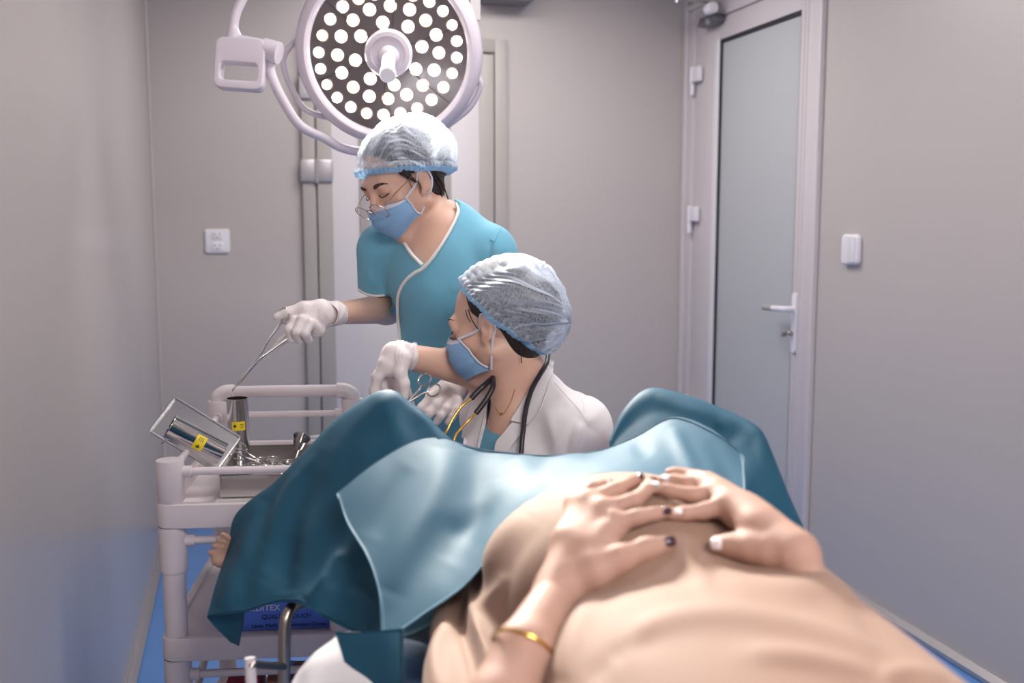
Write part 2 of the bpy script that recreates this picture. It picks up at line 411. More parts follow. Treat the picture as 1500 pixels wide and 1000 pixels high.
# right door
d1 = empty('door_1', 'white framed door with frosted glass in the right wall', None, kind='structure')
fx = XR-.012
m = MB(); m.add(*bx((fx, DY0, 0), (XR+.09, DY0+.055, DZ))); m.add(*bx((fx, DY1-.075, 0), (XR+.09, DY1, DZ))); m.add(*bx((fx, DY0+.055, 2.34), (XR+.09, DY1-.075, DZ)))
m.build('door_frame', pvc_m, d1, bevel=.003)
m = MB(); m.add(*bx((fx-.012, DY0-.028, 0), (XR, DY0, DZ+.03))); m.add(*bx((fx-.012, DY1, 0), (XR, DY1+.03, DZ+.03))); m.add(*bx((fx-.012, DY0, DZ), (XR, DY1, DZ+.03)))
m.build('architrave', pvc_m, d1, bevel=.004)
lx0, lx1 = XR-.006, XR+.05
m = MB(); y0, y1, z1 = DY0+.06, DY1-.08, 2.335
m.add(*bx((lx0, y0, .01), (lx1, y0+.09, z1))); m.add(*bx((lx0, y1-.24, .01), (lx1, y1, z1))); m.add(*bx((lx0, y0+.09, 2.235), (lx1, y1-.24, z1))); m.add(*bx((lx0, y0+.09, .01), (lx1, y1-.24, .12)))
m.build('door_leaf', pvc_m, d1, bevel=.003)
for yy in (y0+.03, y0+.055): MB().add(*bx((lx0-.004, yy, .02), (lx0+.001, yy+.008, z1-.01))).build('moulding', pvc_m, d1, bevel=.001)
MB().add(*bx((lx0-.004, y1-.252, .12), (lx0+.008, y1-.2, 2.24))).build('moulding', white_m, d1, bevel=.003)
gy0, gy1, gz0, gz1 = y0+.09, y1-.255, .12, 2.232
m = MB()
for lo, hi in (((gy0, gz0), (gy0+.004, gz1)), ((gy1-.010, gz0), (gy1, gz1)), ((gy0, gz1-.012), (gy1, gz1))): m.add(*bx((lx0+.002, lo[0], lo[1]), (lx0+.016, hi[0], hi[1])))
m.build('gasket', dark_m, d1)
MB().add(*bx((lx0+.012, gy0, gz0), (lx0+.02, gy1, gz1))).build('pane', frost_m, d1)
for z in (2.07, 1.40, .45):
    MB().add(*tube([(fx-.014, 4.715, z), (fx-.014, 4.715, z+.075)], .014, 14)).build('hinge', plast_m, d1, smooth=True)
    MB().add(*tube([(fx-.014, 4.715, z-.058), (fx-.014, 4.715, z-.004)], .012, 14)).build('hinge_pin', plast_m, d1, smooth=True)
    MB().add(*bx((fx-.022, 4.63, z), (fx, 4.715, z+.07))).build('hinge_leaf', plast_m, d1, bevel=.004)
# handle
hy = 3.715
MB().add(*prism(rrect(.032, .245, .012), (lx0-.001, hy, .992), (0, 1, 0), (0, 0, 1), (-1, 0, 0), .012)).build('handle_plate', plast_m, d1, bevel=.002)
h = MB().add(*tube(catmull([(lx0-.01, hy, 1.05), (lx0-.05, hy, 1.05), (lx0-.062, hy+.02, 1.05), (lx0-.064, hy+.07, 1.048), (lx0-.064, hy+.15, 1.046)], 5), [.012]*20+[.009], 12, flat=1.0)).build('door_handle', plast_m, d1, smooth=True)
MB().add(*tube([(lx0-.064, hy+.075, 1.048), (lx0-.064, hy+.152, 1.046)], .0125, 12)).build('grip', trim_m, h, smooth=True)
MB().add(*lathe([(0, 0), (.010, 0), (.010, .018), (.006, .022), (0, .022)], (lx0-.012, hy+.003, .95), (-1, 0, 0), 16)).build('lock_cylinder', steel2_m, d1, smooth=True)
MB().add(*box((lx0-.045, hy+.012, .945), (.022, .003, .02))).build('key', steel2_m, d1, bevel=.001)
# door closer above
dc = empty('door_closer', 'grey metal door closer with its arm above the right door', 'door closer')
MB().add(*prism(rrect(.17, .045, .02), (fx-.05, 4.50, 2.325), (0, 1, 0), (0, 0, 1), (-1, 0, 0), -.05)).build('bracket', node_mat('closer_grey', S(120, 120, 126), .4, .6, .1, 10), dc, bevel=.004)
MB().add(*lathe([(0, 0), (.022, 0), (.026, .004), (.026, .055), (.022, .06), (0, .06)], (fx-.075, 4.43, 2.36), (0, -1, 0), 20)).build('pivot', plast_m, dc, smooth=True)
MB().add(*lathe([(0, 0), (.014, 0), (.014, .012), (0, .014)], (fx-.05, 4.47, 2.315), (-1, 0, 0), 16)).build('screw', alu_m, dc, smooth=True)
MB().add(*box((fx-.11, 4.44, 2.398), (.30, .028, .012), Matrix.Rotation(.25, 3, 'Z'))).build('arm', alu_m, dc, bevel=.003)
MB().add(*box((fx-.26, 4.42, 2.43), (.035, .24, .03), Matrix.Rotation(.2, 3, 'Z'))).build('closer_body', alu_m, dc, bevel=.005)
for q in ((fx-.24, 4.40), (fx-.02, 4.46)): MB().add(*lathe([(0, 0), (.013, 0), (.013, .02), (0, .022)], (q[0], q[1], 2.375), (0, 0, 1), 14)).build('rivet', alu_m, dc, smooth=True)
# socket, switch
so = empty('wall_socket', 'white square double socket on the back wall, left of the beige door frame', 'socket')
MB().add(*prism(rrect(.108, .108, .012), (-.097, YB, 1.313), (1, 0, 0), (0, 0, 1), (0, -1, 0), .010)).build('plate', plast_m, so, bevel=.004)
for zz in (1.338, 1.288):
    MB().add(*prism(rrect(.052, .036, .01), (-.097, YB-.010, zz), (1, 0, 0), (0, 0, 1), (0, -1, 0), .003)).build('outlet', plast_m, so, bevel=.001)
    m = MB()
    for dx, dz in ((-.012, .006), (.012, .006), (0, -.009)): m.add(*box((-.097+dx, YB-.0135, zz+dz), (.005, .002, .005)))
    m.build('pin_hole', dark_m, so)
sw = empty('light_switch', 'small white rounded control unit on the right wall beside the glass door', 'switch')
V, F = prism(rrect(.105, .112, .02), (XR, 3.335, 1.302), (0, 1, 0), (0, 0, 1), (-1, 0, 0), .022); MB().add(V, F).build('housing', plast_m, sw, bevel=.007)
MB().add(*prism(rrect(.045, .095, .008), (XR-.022, 3.315, 1.302), (0, 1, 0), (0, 0, 1), (-1, 0, 0), .004)).build('rocker', white_m, sw, bevel=.002)
MB().add(*box((XR-.0225, 3.305, 1.262), (.002, .018, .006))).build('led_slot', trim_m, sw)
# air conditioner high on the back wall (only its underside shows)
ac = empty('air_conditioner', 'wall mounted air conditioner high on the back wall at the top edge', 'air conditioner')
m = MB().add(*bx((1.10, YB-.19, 2.425), (1.36, YB, 2.60))); m.build('casing', node_mat('ac_grey', S(168, 168, 174), .4, 0, .03, 4), ac, bevel=.02)
MB().add(*bx((1.12, YB-.175, 2.405), (1.34, YB-.03, 2.42))).build('louvre', node_mat('ac_louvre', S(120, 116, 120), .5, 0, .03, 4), ac, bevel=.004)
# ceiling panel lights; the first is an unseen fill placed behind the camera
panel_m = node_mat('lit_diffuser', S(250, 248, 245), .5, emis=(1, .97, .94), estr=4.0)
for i, (x, y) in enumerate(((.85, -.65), (.95, 2.35), (.95, 3.9))):
    t = empty('ceiling_light', ['unseen ceiling fill panel placed behind the head of the bed', 'flat ceiling light panel over the instrument trolley', 'flat ceiling light panel near the back wall'][i], 'ceiling light', 'ceiling light panels')
    m = MB()
    for lo, hi in (((x-.6, y-.3), (x+.6, y-.285)), ((x-.6, y+.285), (x+.6, y+.3)), ((x-.6, y-.285), (x-.585, y+.285)), ((x+.585, y-.285), (x+.6, y+.285))): m.add(*bx((lo[0], lo[1], CEIL-.025), (hi[0], hi[1], CEIL)))
    m.build('frame', white_m, t); MB().add(*bx((x-.585, y-.285, CEIL-.018), (x+.585, y+.285, CEIL-.01))).build('diffuser', panel_m, t)
# ------------------------------------------------------------------ surgical lamp
lamp = empty('surgical_lamp', 'round white operating lamp with many lit bulbs hanging over the nurse', 'surgical lamp')
LC = AT(570, 77, 2.86)
TGT = AT(830, 670, 1.68)
LN = cv(.03, -.38, .92); LN /= np.linalg.norm(LN)     # face normal of the head
LX = RT-LN*(RT@LN); LX /= np.linalg.norm(LX); LY = np.cross(LN, LX)
lring_m = node_mat('lamp_enamel', S(222, 212, 222), .3, 0, .02, 5, coat=.3)
lface_m = node_mat('lamp_face', S(118, 108, 108), .22, .5, .15, 6, coat=.5)
MB().add(*lathe([(.217, .012), (.222, .028), (.232, .034), (.246, .03), (.258, .012), (.262, -.015), (.255, -.05), (.225, -.085), (.15, -.11), (.05, -.125), (0, -.126)], LC, LN, 72)).build('housing', lring_m, lamp, smooth=True)
MB().add(*lathe([(.219, .014), (.12, .010), (0, .008)], LC, LN, 72)).build('lens_plate', lface_m, lamp, smooth=True)
m = MB()
for k in range(6):
    a = math.radians(20+60*k); m.add(*tube([LC+LN*.013+(LX*math.cos(a)+LY*math.sin(a))*r for r in (.05, .216)], .0012, 6))
m.build('segment_joint', dark_m, lamp)
bulb_w = node_mat('bulb_cool', (1, 1, 1), .3, emis=(1.0, .97, .92), estr=7)
bulb_y = node_mat('bulb_warm', (1, .9, .8), .3, emis=(1.0, .78, .55), estr=2.6)
rim_w = node_mat('bulb_rim', S(240, 220, 205), .3, emis=(1.0, .80, .62), estr=.55)
bulbs = [(635, 28, 0), (580, 83, 0), (545, 155, 1), (530, 230, 0), (538, 302, 0), (566, 372, 1), (611, 429, 0), (671, 471, 0), (741, 499, 1), (815, 505, 0), (890, 499, 0), (964, 477, 1), (1028, 439, 0), (1080, 384, 0), (1119, 323, 1), (1139, 253, 0), (1139, 180, 0), (1118, 109, 1), (1078, 47, 0), (1018, 5, 0),
         (754, 42, 0), (681, 89, 1), (629, 160, 0), (613, 242, 1), (632, 320, 0), (682, 383, 1), (753, 423, 0), (835, 434, 1), (917, 416, 0), (988, 375, 1), (1038, 308, 0), (1059, 232, 1), (1047, 153, 0), (1001, 90, 1), (930, 42, 0), (845, 25, 1),
         (812, 99, 0), (716, 159, 0), (692, 265, 0), (757, 346, 0), (862, 372, 0), (957, 304, 0), (984, 205, 0), (923, 117, 0), (705, -8, 1), (775, -28, 0), (860, -30, 0), (945, -22, 1)]
bm0 = None; rim0 = None
for (bx_, by_, wm) in bulbs:
    p = (290+bx_/3, by_/3); d = FW+RT*((p[0]-750)/F_)+UP*((500-p[1])/F_); t = ((LC+LN*.011-CP)@LN)/(d@LN); P = CP+d*t
    if bm0 is None:
        V, F = lathe([(.0, .008), (.008, .007), (.0135, .004), (.0155, 0)], (0, 0, 0), LN, 18); b0 = MB().add(V, F).build('bulb', bulb_w, lamp, smooth=True); bm0 = b0.data
        bmy = bm0.copy(); bmy.materials.clear(); bmy.materials.append(bulb_y)
        V, F = lathe([(.0155, 0), (.0175, .002), (.0182, -.001)], (0, 0, 0), LN, 18); r0 = MB().add(V, F).build('bulb_rim', rim_w, b0, smooth=True); rim0 = r0.data; b0.location = P
    else:
        b = bpy.data.objects.new('bulb', bmy if wm else bm0); COL.objects.link(b); b.parent = lamp; b.location = P
        r = bpy.data.objects.new('bulb_rim', rim0); COL.objects.link(r); r.parent = b
# hub and handle
MB().add(*lathe([(.066, .012), (.066, .03), (.060, .038), (.048, .04), (.046, .034), (0, .034)], LC, LN, 48)).build('hub', lring_m, lamp, smooth=True)
HD = LN*1.0+cv(.06, -.22, 0); HD /= np.linalg.norm(HD)
MB().add(*lathe([(.030, .03), (.026, .05), (.0185, .055), (.0185, .175), (.022, .178), (.022, .19), (.019, .196), (.0, .196)], LC, HD, 28)).build('sterile_handle', plast_m, lamp, smooth=True)
# side grips
def lp(px, py, off=-.03):
    d = FW+RT*((px-750)/F_)+UP*((500-py)/F_); t = ((LC+LN*off-CP)@LN)/(d@LN); return CP+d*t
for pts in ([(441, 55), (422, 72), (415, 92), (425, 125), (445, 158), (472, 170), (492, 172)], [(696, 108), (704, 125), (690, 155), (668, 175), (644, 190), (628, 190)]):
    MB().add(*tube(catmull([lp(*p) for p in pts], 6), .0085, 12)).build('grip_bar', lring_m, lamp, smooth=True)
# suspension arm: tube, joint block with its handle frame, tube down to the head
PA_ = AT(372, -40, 2.8)
MB().add(*tube(catmull([PA_+np.array([.42, .05, CEIL-.05-PA_[2]]), PA_+np.array([.42, .05, .34]), PA_+np.array([.38, .05, .28]), PA_+np.array([.12, .01, .14]), PA_+np.array([.04, 0, .06]), PA_], 8), .0135, 16)).build('ceiling_arm', lring_m, lamp, smooth=True)
MB().add(*lathe([(0, 0), (.10, 0), (.11, .012), (.11, .045), (.05, .055), (.03, .09), (0, .09)], PA_+np.array([.42, .05, CEIL-.001-PA_[2]]), (0, 0, -1), 40)).build('ceiling_mount', lring_m, lamp, smooth=True)
MB().add(*tube(catmull([AT(372, -40, 2.8), AT(358, -8, 2.8), AT(346, 18, 2.8), AT(342, 40, 2.8), AT(343, 62, 2.8)], 6), [.0135]*18+[.014, .0155, .018, .021, .024, .027, .028], 16)).build('upper_arm', lring_m, lamp, smooth=True)
MB().add(*tube(catmull([AT(397, 88, 2.8), AT(397, 108, 2.8), AT(415, 148, 2.82), AT(440, 184, 2.86), AT(475, 202, 2.92), AT(503, 217, 2.96), AT(540, 220, 3.0), AT(575, 190, 3.02), AT(575, 120, 3.0)], 6), .0135, 16)).build('lower_arm', lring_m, lamp, smooth=True)
MB().add(*tube([AT(345, 65, 2.8), AT(392, 74, 2.79)], .028, 20)).build('joint_barrel', lring_m, lamp, smooth=True)
MB().add(*tube([AT(387, 72, 2.79), AT(409, 78, 2.785)], .030, 20)).build('joint_cap', lring_m, lamp, smooth=True)
O = AT(350, 92, 2.76); X = AT(450, 99, 2.76)-O; X /= np.linalg.norm(X); Y = AT(350, 0, 2.76)-O; Y -= X*(Y@X); Y /= np.linalg.norm(Y); Z = np.cross(X, Y)
out = rrect(.135, .138, .022); inn = [(u, v-.022) for u, v in rrect(.100, .048, .01)]
V = []; n = len(out)
for z in (0, -.045):
    V += [O+X*u+Y*v+Z*z for u, v in out]+[O+X*u+Y*v+Z*z for u, v in inn]
F = []
for i in range(n):
    j = (i+1) % n; F += [(i, j, n+j, n+i), (2*n+i, 3*n+i, 3*n+j, 2*n+j), (i, 2*n+i, 2*n+j, j), (n+i, n+j, 3*n+j, 3*n+i)]
MB().add(V, F).build('joint_block', lring_m, lamp, bevel=.004)
m = MB()
for u in (-.012, .004, .018): m.add(*lathe([(0, .001), (.004 if u == .004 else .0025, .001), (.004 if u == .004 else .0025, 0)], AT(371+u*500, 72+u*60, 2.762), Z, 12))
m.build('screw', steel2_m, lamp, smooth=True)
sp = light('SPOT', 'lamp_beam', LC+LN*.05, TGT, 800, (1.0, .94, .84), .20, angle=44, blend=1.0); 
MB().add(*tube([LC-LN*.12, LC-LN*.17], .03, 16)).build('swivel', lring_m, lamp, smooth=True)
m = MB().add(*box(AT(694, -6, 2.95), (.03, .04, .14))); m.add(*tube([AT(694, -10, 2.95), LC-LN*.15], .012, 10)); m.build('yoke', alu_m, lamp, smooth=False)
# ------------------------------------------------------------------ trolley
tr_m = node_mat('trolley_plastic', S(216, 206, 210), .38, 0, .02, 6)
tr = empty('medical_trolley', 'white plastic medical trolley with rails, beside the left wall', 'trolley')
TA = math.radians(9.3); TO = np.array([-.155, 2.2, 0.0]); TU = np.array([math.cos(TA), -math.sin(TA), 0]); TV = np.array([math.sin(TA), math.cos(TA), 0])
def T(u, v, z): return TO+TU*u+TV*v+np.array([0, 0, z])
TW, TL = .345, .555
def tray(z0, z1, name, sink=.028):
    # tray body: rim wall with sunken floor, grips the posts
    out = [(u+TW/2, v+TL/2) for u, v in rrect(TW+.058, TL+.058, .030, 6)]; inn = [(u+TW/2, v+TL/2) for u, v in rrect(TW+.02, TL+.02, .014, 6)]
    n = len(out); V = [T(u, v, z0) for u, v in out]+[T(u, v, z1) for u, v in out]+[T(u, v, z1) for u, v in inn]+[T(u, v, z1-sink) for u, v in inn]
    F = [tuple(range(n))[::-1], tuple(range(3*n, 4*n))]
    for k in range(3): F += [(k*n+i, k*n+(i+1) % n, (k+1)*n+(i+1) % n, (k+1)*n+i) for i in range(n)]
    MB().add(V, F).build(name, tr_m, tr, bevel=.003)
ZT = .83
tray(ZT-.052, ZT, 'tray'); tray(.49, .54, 'tray', .008); tray(.13, .18, 'tray')
corners = [(0, 0), (TW, 0), (0, TL), (TW, TL)]
for i, (u, v) in enumerate(corners):
    zt = .915 if v == 0 else .94
    MB().add(*lathe([(0, 0), (.025, 0), (.0275, .003), (.0285, zt-ZT+.0), (.0275, zt-ZT+.004), (0, zt-ZT+.005)], T(u, v, ZT), (0, 0, 1), 28)).build('post_cap', tr_m, tr, smooth=True)
    for (za, zb) in ((.54, ZT-.052), (.18, .49)):
        MB().add(*lathe([(.0235, 0), (.0235, zb-za-.10), (.027, zb-za-.098), (.0285, zb-za-.09), (.0285, zb-za)], T(u, v, za), (0, 0, 1), 28)).build('post', tr_m, tr, smooth=True)
    MB().add(*lathe([(.010, 0), (.010, .05), (.022, .052), (.022, .07)], T(u, v, .062), (0, 0, 1), 16)).build('caster_stem', steel2_m, tr, smooth=True)
    c = MB().add(*lathe([(.008, -.014), (.034, -.012), (.037, 0), (.034, .012), (.008, .014)], T(u+.01, v+.01, .037), TU, 24)).build('caster_wheel', node_mat('caster_grey', S(110, 110, 114), .5), tr, smooth=True)
# rails
def rail(a, b, r=.0085):
    MB().add(*tube([a, b], r, 14)).build('rail', tr_m, tr, smooth=True)
    d = (b-a)/np.linalg.norm(b-a)
    MB().add(*tube([a+d*.022, a+d*.045], r+.004, 14)).build('rail_socket', tr_m, tr, smooth=True)
    MB().add(*tube([b-d*.022, b-d*.045], r+.004, 14)).build('rail_socket', tr_m, tr, smooth=True)
rail(T(0, 0, .893), T(TW, 0, .893)); rail(T(0, 0, .893), T(0, TL, .905)); rail(T(TW, 0, .893), T(TW, TL, .905)); rail(T(0, TL, .905), T(TW, TL, .905))
for z in (.745, .45): rail(T(0, 0, z), T(TW, 0, z)); rail(T(0, TL, z), T(TW, TL, z))
# push handle arch at the back
pa = [T(0, TL, .94), T(0, TL, .95), T(.012, TL, .963), T(.035, TL, .966), T(TW-.035, TL, .966), T(TW-.012, TL, .963), T(TW, TL, .95), T(TW, TL, .94)]
MB().add(*tube(catmull(pa, 5), .0155, 16)).build('push_handle', tr_m, tr, smooth=True)
for u in (0, TW):
    s = 1 if u == 0 else -1
    MB().add(*tube(catmull([T(u, TL, .925), T(u, TL, .95), T(u+s*.006, TL, .958), T(u+s*.02, TL, .965), T(u+s*.04, TL, .966)], 5), .0205, 16)).build('elbow', tr_m, tr, smooth=True)
# long side struts below
for u in (0, TW): MB().add(*tube([T(u, .03, .30), T(u, TL-.03, .44)], .010, 12)).build('side_strut', tr_m, tr, smooth=True)
FLZ = ZT-.028
# instrument tray of steel with thin walls
def steel_tray(name, label, cat, M3, w, l, h, mat):
    t = empty(name, label, cat)
    def P(u, v, z): return M3(u, v, z)
    o = rrect(w, l, .006, 3); i_ = rrect(w-.003, l-.003, .005, 3); n = len(o)
    V = [P(u*.97, v*.97, 0) for u, v in o]+[P(u, v, .004) for u, v in o]+[P(u, v, h) for u, v in o]+[P(u*1.012, v*1.008, h+.001) for u, v in o]+[P(u, v, h+.0015) for u, v in i_]+[P(u, v, .003) for u, v in i_]
    F = [tuple(range(n))[::-1], tuple(range(5*n, 6*n))]
    for k in range(5): F += [(k*n+a, k*n+(a+1) % n, (k+1)*n+(a+1) % n, (k+1)*n+a) for a in range(n)]
    MB().add(V, F).build('pan', mat, t, smooth=True); return t, P
A0 = TO+TU*.205+TV*.235
ITA = TA-.02; IU = np.array([math.cos(ITA), -math.sin(ITA), 0]); IV = np.array([math.sin(ITA), math.cos(ITA), 0])
IT = lambda u, v, z: A0+IU*u+IV*v+np.array([0, 0, FLZ+.008+z])
it, P = steel_tray('instrument_tray', 'open rectangular steel tray of clamps on the top shelf of the trolley', 'tray', IT, .25, .30, .050, steel_m)
# folded white paper mat below it
pm = empty('paper_mat', 'folded white paper mat under the steel instrument tray', 'mat')
for k in range(4): MB().add(*box(IT(.0, -.0, -.0070+k*.0018), (.272-.003*k, .325-.003*k, .0013), Matrix.Rotation(-ITA, 3, 'Z'))).build('sheet', node_mat('paper', S(226, 222, 220), .7, 0, .03, 20) if k == 0 else bpy.data.materials['paper'], pm)
# haemostats and scissors in the tray
def clamp(name, label, cat, O, X, Y, L, mat=steel_m, open_=.10, group=None):
    """ring handled instrument: O pivot, X towards the tip, Y across"""
    t = empty(name, label, cat, group); X = X/np.linalg.norm(X); Y = Y-X*(X@Y); Y /= np.linalg.norm(Y); Z = np.cross(X, Y)
    for s in (-1, 1):
        d = X*math.cos(open_*s)+Y*math.sin(open_*s)
        b = -X*math.cos(open_*s)+Y*math.sin(open_*s)*1.0
        off = Z*.0013*s
        b_ = -X*math.cos(open_)+Y*s*math.sin(open_)
        pts = [O+off, O+b_*L*.25+off, O+b_*L*.48+off, O+b_*L*.56+Y*s*.002+off]
        j_ = X*math.cos(open_*.35)-Y*s*math.sin(open_*.35)
        tip = [O+j_*L*.36+off, O+j_*L*.2+off, O+j_*L*.05+off]
        bl = MB().add(*tube(catmull(tip+pts, 5), [.0012]+[.0022]*10+[.0036]*4+[.0026]*8+[.0023]*8, 8)).build('blade', mat, t, smooth=True)
        rc = O+b_*L*.56+off+(-X*.013+Y*s*.008)
        ring = [rc+(-X*math.cos(a)*.0145+Y*math.sin(a)*.0115) for a in np.linspace(0, 2*PI, 25)[:-1]]
        MB().add(*tube(ring, .0019, 8, closed=True)).build('finger_ring', mat, t, smooth=True)
    MB().add(*lathe([(0, -.0045), (.004, -.004), (.004, .004), (0, .0045)], O, Z, 12)).build('pivot', mat, t, smooth=True)
    return t
up = np.array([0, 0, 1.0])
def ringed(ring, X, Y, L, label, nm='clamp', op=.12):
    X = X/np.linalg.norm(X); clamp(nm, label, nm, AT(*ring)+X*L*.62, X, Y, L, group='instruments in the steel tray', open_=op)
ringed((352, 662, 2.36), cv(.80, -.42, -.1), cv(.2, .6, .5), .13, 'steel scissors with one ring standing up at the left end of the instrument tray', 'scissors', .16)
ringed((392, 672, 2.33), cv(.35, -.25, -.8), cv(.9, .15, .3), .14, 'steel clamp with both rings up in the middle of the instrument tray')
ringed((372, 681, 2.31), cv(.8, -.12, -.45), cv(.4, .3, .9), .13, 'steel clamp lying flat just behind the front wall of the instrument tray')
ringed((412, 676, 2.30), cv(.3, -.15, -.9), cv(.9, .2, .3), .13, 'steel clamp at the right end of the instrument tray beside the small cup', op=.15)
ringed((338, 684, 2.30), cv(.25, -.10, -.9), cv(.9, .1, .2), .12, 'thin steel clamp along the left side of the instrument tray', op=.08)
# jar, label
yel_m = node_mat('yellow_label', S(240, 214, 40), .5, 0, .04, 30); mark_m = node_mat('label_print', S(70, 44, 20), .6)
def jar(name, label, base, axis, h, r, lab_dir, lab_z):
    t = empty(name, label, 'jar'); axis = np.asarray(axis, float)/np.linalg.norm(axis)
    MB().add(*lathe([(0, 0), (r-.001, 0), (r, .003), (r, h-.003), (r+.0008, h-.002), (r+.0008, h), (r-.0012, h), (r-.0012, .003), (0, .003)], base, axis, 40)).build('cup', steel_m, t, smooth=True)
    ld = np.asarray(lab_dir, float); ld -= axis*(ld@axis); ld /= np.linalg.norm(ld); sd = np.cross(axis, ld)
    V = []; F = []; K = 10
    for k in range(K+1):
        a = (-.62+1.24*k/K)
        for z in (lab_z, lab_z+.022): V.append(np.asarray(base)+axis*z+(ld*math.cos(a)+sd*math.sin(a))*(r+.0006))
    for k in range(K): F.append((2*k, 2*k+2, 2*k+3, 2*k+1))
    lo = MB().add(V, F).build('label', yel_m, t, smooth=True)
    def lab(a, z, w, hh, name='print'):
        d = ld*math.cos(a)+sd*math.sin(a); s2 = np.cross(axis, d); c = np.asarray(base)+axis*z+d*(r+.0012)
        return [c-s2*w-axis*hh, c+s2*w-axis*hh, c+s2*w+axis*hh, c-s2*w+axis*hh]
    m = MB(); m.add(lab(-.32, lab_z+.011, .0042, .0014), [(0, 1, 2, 3)]); m.add(lab(-.32, lab_z+.011, .0014, .0042), [(0, 1, 2, 3)])
    for zz in (.015, .011, .007): m.add(lab(.28, lab_z+zz, .0045, .0006), [(0, 1, 2, 3)])
    m.build('print', mark_m, lo); return t
JB = AT(350, 655, 2.52); JB[2] = FLZ+.001
jar('steel_jar', 'upright steel forceps jar with a yellow label behind the instrument tray', JB, (0, 0, 1), .178, .0262, cv(.3, 0, 1), .102)
# leaning tray lid (flat steel pan seen from inside) with a small grip
c1, c2, c3, c4 = AT(233, 615, 2.30), AT(275, 572, 2.34), AT(334, 655, 2.32), AT(302, 712, 2.27)
ctr = (c1+c2+c3+c4)/4; ex = (c2+c3-c1-c4)/2; ey = (c3+c4-c1-c2)/2; lw = np.linalg.norm(ex); ll = np.linalg.norm(ey); ex /= lw; ey -= ex*(ey@ex); ey /= np.linalg.norm(ey); ez = np.cross(ex, ey)
if ez@(CP-ctr) < 0: ez = -ez
lm = node_mat('lid_steel', S(175, 173, 176), .3, 1.0, .05, 8)
ld, LPf = steel_tray('tray_lid', 'square steel tray lid standing on its corner against the trolley rail', 'lid', lambda u, v, z: ctr+ex*u+ey*v+ez*z, lw, ll, .016, lm)
MB().add(*tube(catmull([LPf(-.055, -.05, .003), LPf(-.05, -.045, .018), LPf(-.02, -.03, .022), LPf(.0, -.02, .018)], 4), .003, 8)).build('grip', steel_m, ld, smooth=True)
# second jar lying slanted against the lid
b0 = AT(326, 664, 2.22); b1 = AT(264, 632, 2.19); ax = b1-b0
jar('steel_jar', 'tilted steel forceps jar with a yellow label lying against the steel lid', b0, ax, .125, .0265, cv(.1, .1, 1), .045)
# small steel cup at the right rear
ci = empty('steel_cup', 'small tilted steel cup at the right end of the instrument tray', 'cup')
cb = AT(437, 655, 2.40); cax = cv(.35, .8, .45); cax /= np.linalg.norm(cax)
MB().add(*lathe([(0, 0), (.010, .0), (.013, .004), (.020, .030), (.021, .031), (.019, .030), (.012, .005), (0, .003)], cb, cax, 28)).build('bowl', steel_m, ci, smooth=True)
MB().add(*tube([cb-cax*.03, cb], [.004, .006], 12)).build('stem', steel_m, ci, smooth=True)
# glove box on the middle shelf
bxm = node_mat('box_blue', S(88, 130, 238), .5, 0, .03, 12)
gb = empty('glove_box', 'blue cardboard glove box with printed lettering on the middle shelf', 'box')
gz = .54-.008+.001; gc = T(.215, .06, gz); gw, gd, gh = .265, .12, .082
a, b_ = T(.215-gw/2, 0.02, gz), None
V, F = box(T(.215, .02+gd/2, gz+gh/2), (gw, gd, gh), Matrix.Rotation(-TA, 3, 'Z')); MB().add(V, F).build('carton', bxm, gb, bevel=.0015)
pw = node_mat('print_white', S(240, 240, 245), .5); pn = node_mat('print_navy', S(24, 30, 84), .5); pl = node_mat('print_pale', S(130, 165, 235), .5)
fo = lambda u, z: T(.215+u, .0190, gz+z)
text('lettering', 'MEDITEX', .0185, fo(-.038, .050), TU, up, pw, gb)
text('lettering', 'QUALITY', .0135, fo(-.012, .030), TU, up, pn, gb, ext=.0006)
text('lettering', 'TOUCH', .0135, fo(.042, .030), TU, up, pn, gb, ext=.0002)
text('lettering', 'Premium quality gloves for medical and single use only', .004, fo(.015, .0205), TU, up, pl, gb)
text('lettering', 'Latex Medical Examination Gloves', .0115, fo(.018, .0105), TU, up, pn, gb, ext=.0002)
text('lettering', 'Powdered', .0055, fo(.112, .036), TU, up, pw, gb); text('lettering', 'Non Sterile', .0055, fo(.108, .027), TU, up, pw, gb)
MB().add(*box(fo(.092, .036), (.010, .0008, .012), Matrix.Rotation(-TA, 3, 'Z'))).build('stamp', pw, gb)
MB().add(*box(T(.215, .02+gd/2, gz+gh+.0006), (.12, .035, .001), Matrix.Rotation(-TA, 3, 'Z'))).build('opening_flap', pl, gb, bevel=.0003)
# things on the lowest shelf
lz = .18-.028+.001
rb = empty('red_box', 'small red carton on the lowest shelf of the trolley', 'box')
V, F = box(T(.13, .06, lz+.13), (.075, .09, .26), Matrix.Rotation(-TA, 3, 'Z')); MB().add(V, F).build('carton', node_mat('red_card', S(170, 24, 60), .5, 0, .1, 8), rb, bevel=.002)
V, F = box(T(.13, .0145, lz+.15), (.06, .0012, .05), Matrix.Rotation(-TA, 3, 'Z')); MB().add(V, F).build('panel', node_mat('red_card_dark', S(120, 16, 40), .5), rb)
ob = empty('brown_box', 'brown carton beside the red one on the lowest shelf', 'box')
V, F = box(T(.225, .07, lz+.132), (.09, .10, .264), Matrix.Rotation(-TA, 3, 'Z')); MB().add(V, F).build('carton', node_mat('brown_card', S(150, 96, 76), .6, 0, .1, 8), ob, bevel=.002)
V, F = box(T(.225, .07, lz+.2645), (.012, .10, .001), Matrix.Rotation(-TA, 3, 'Z')); MB().add(V, F).build('tape', pl, ob)
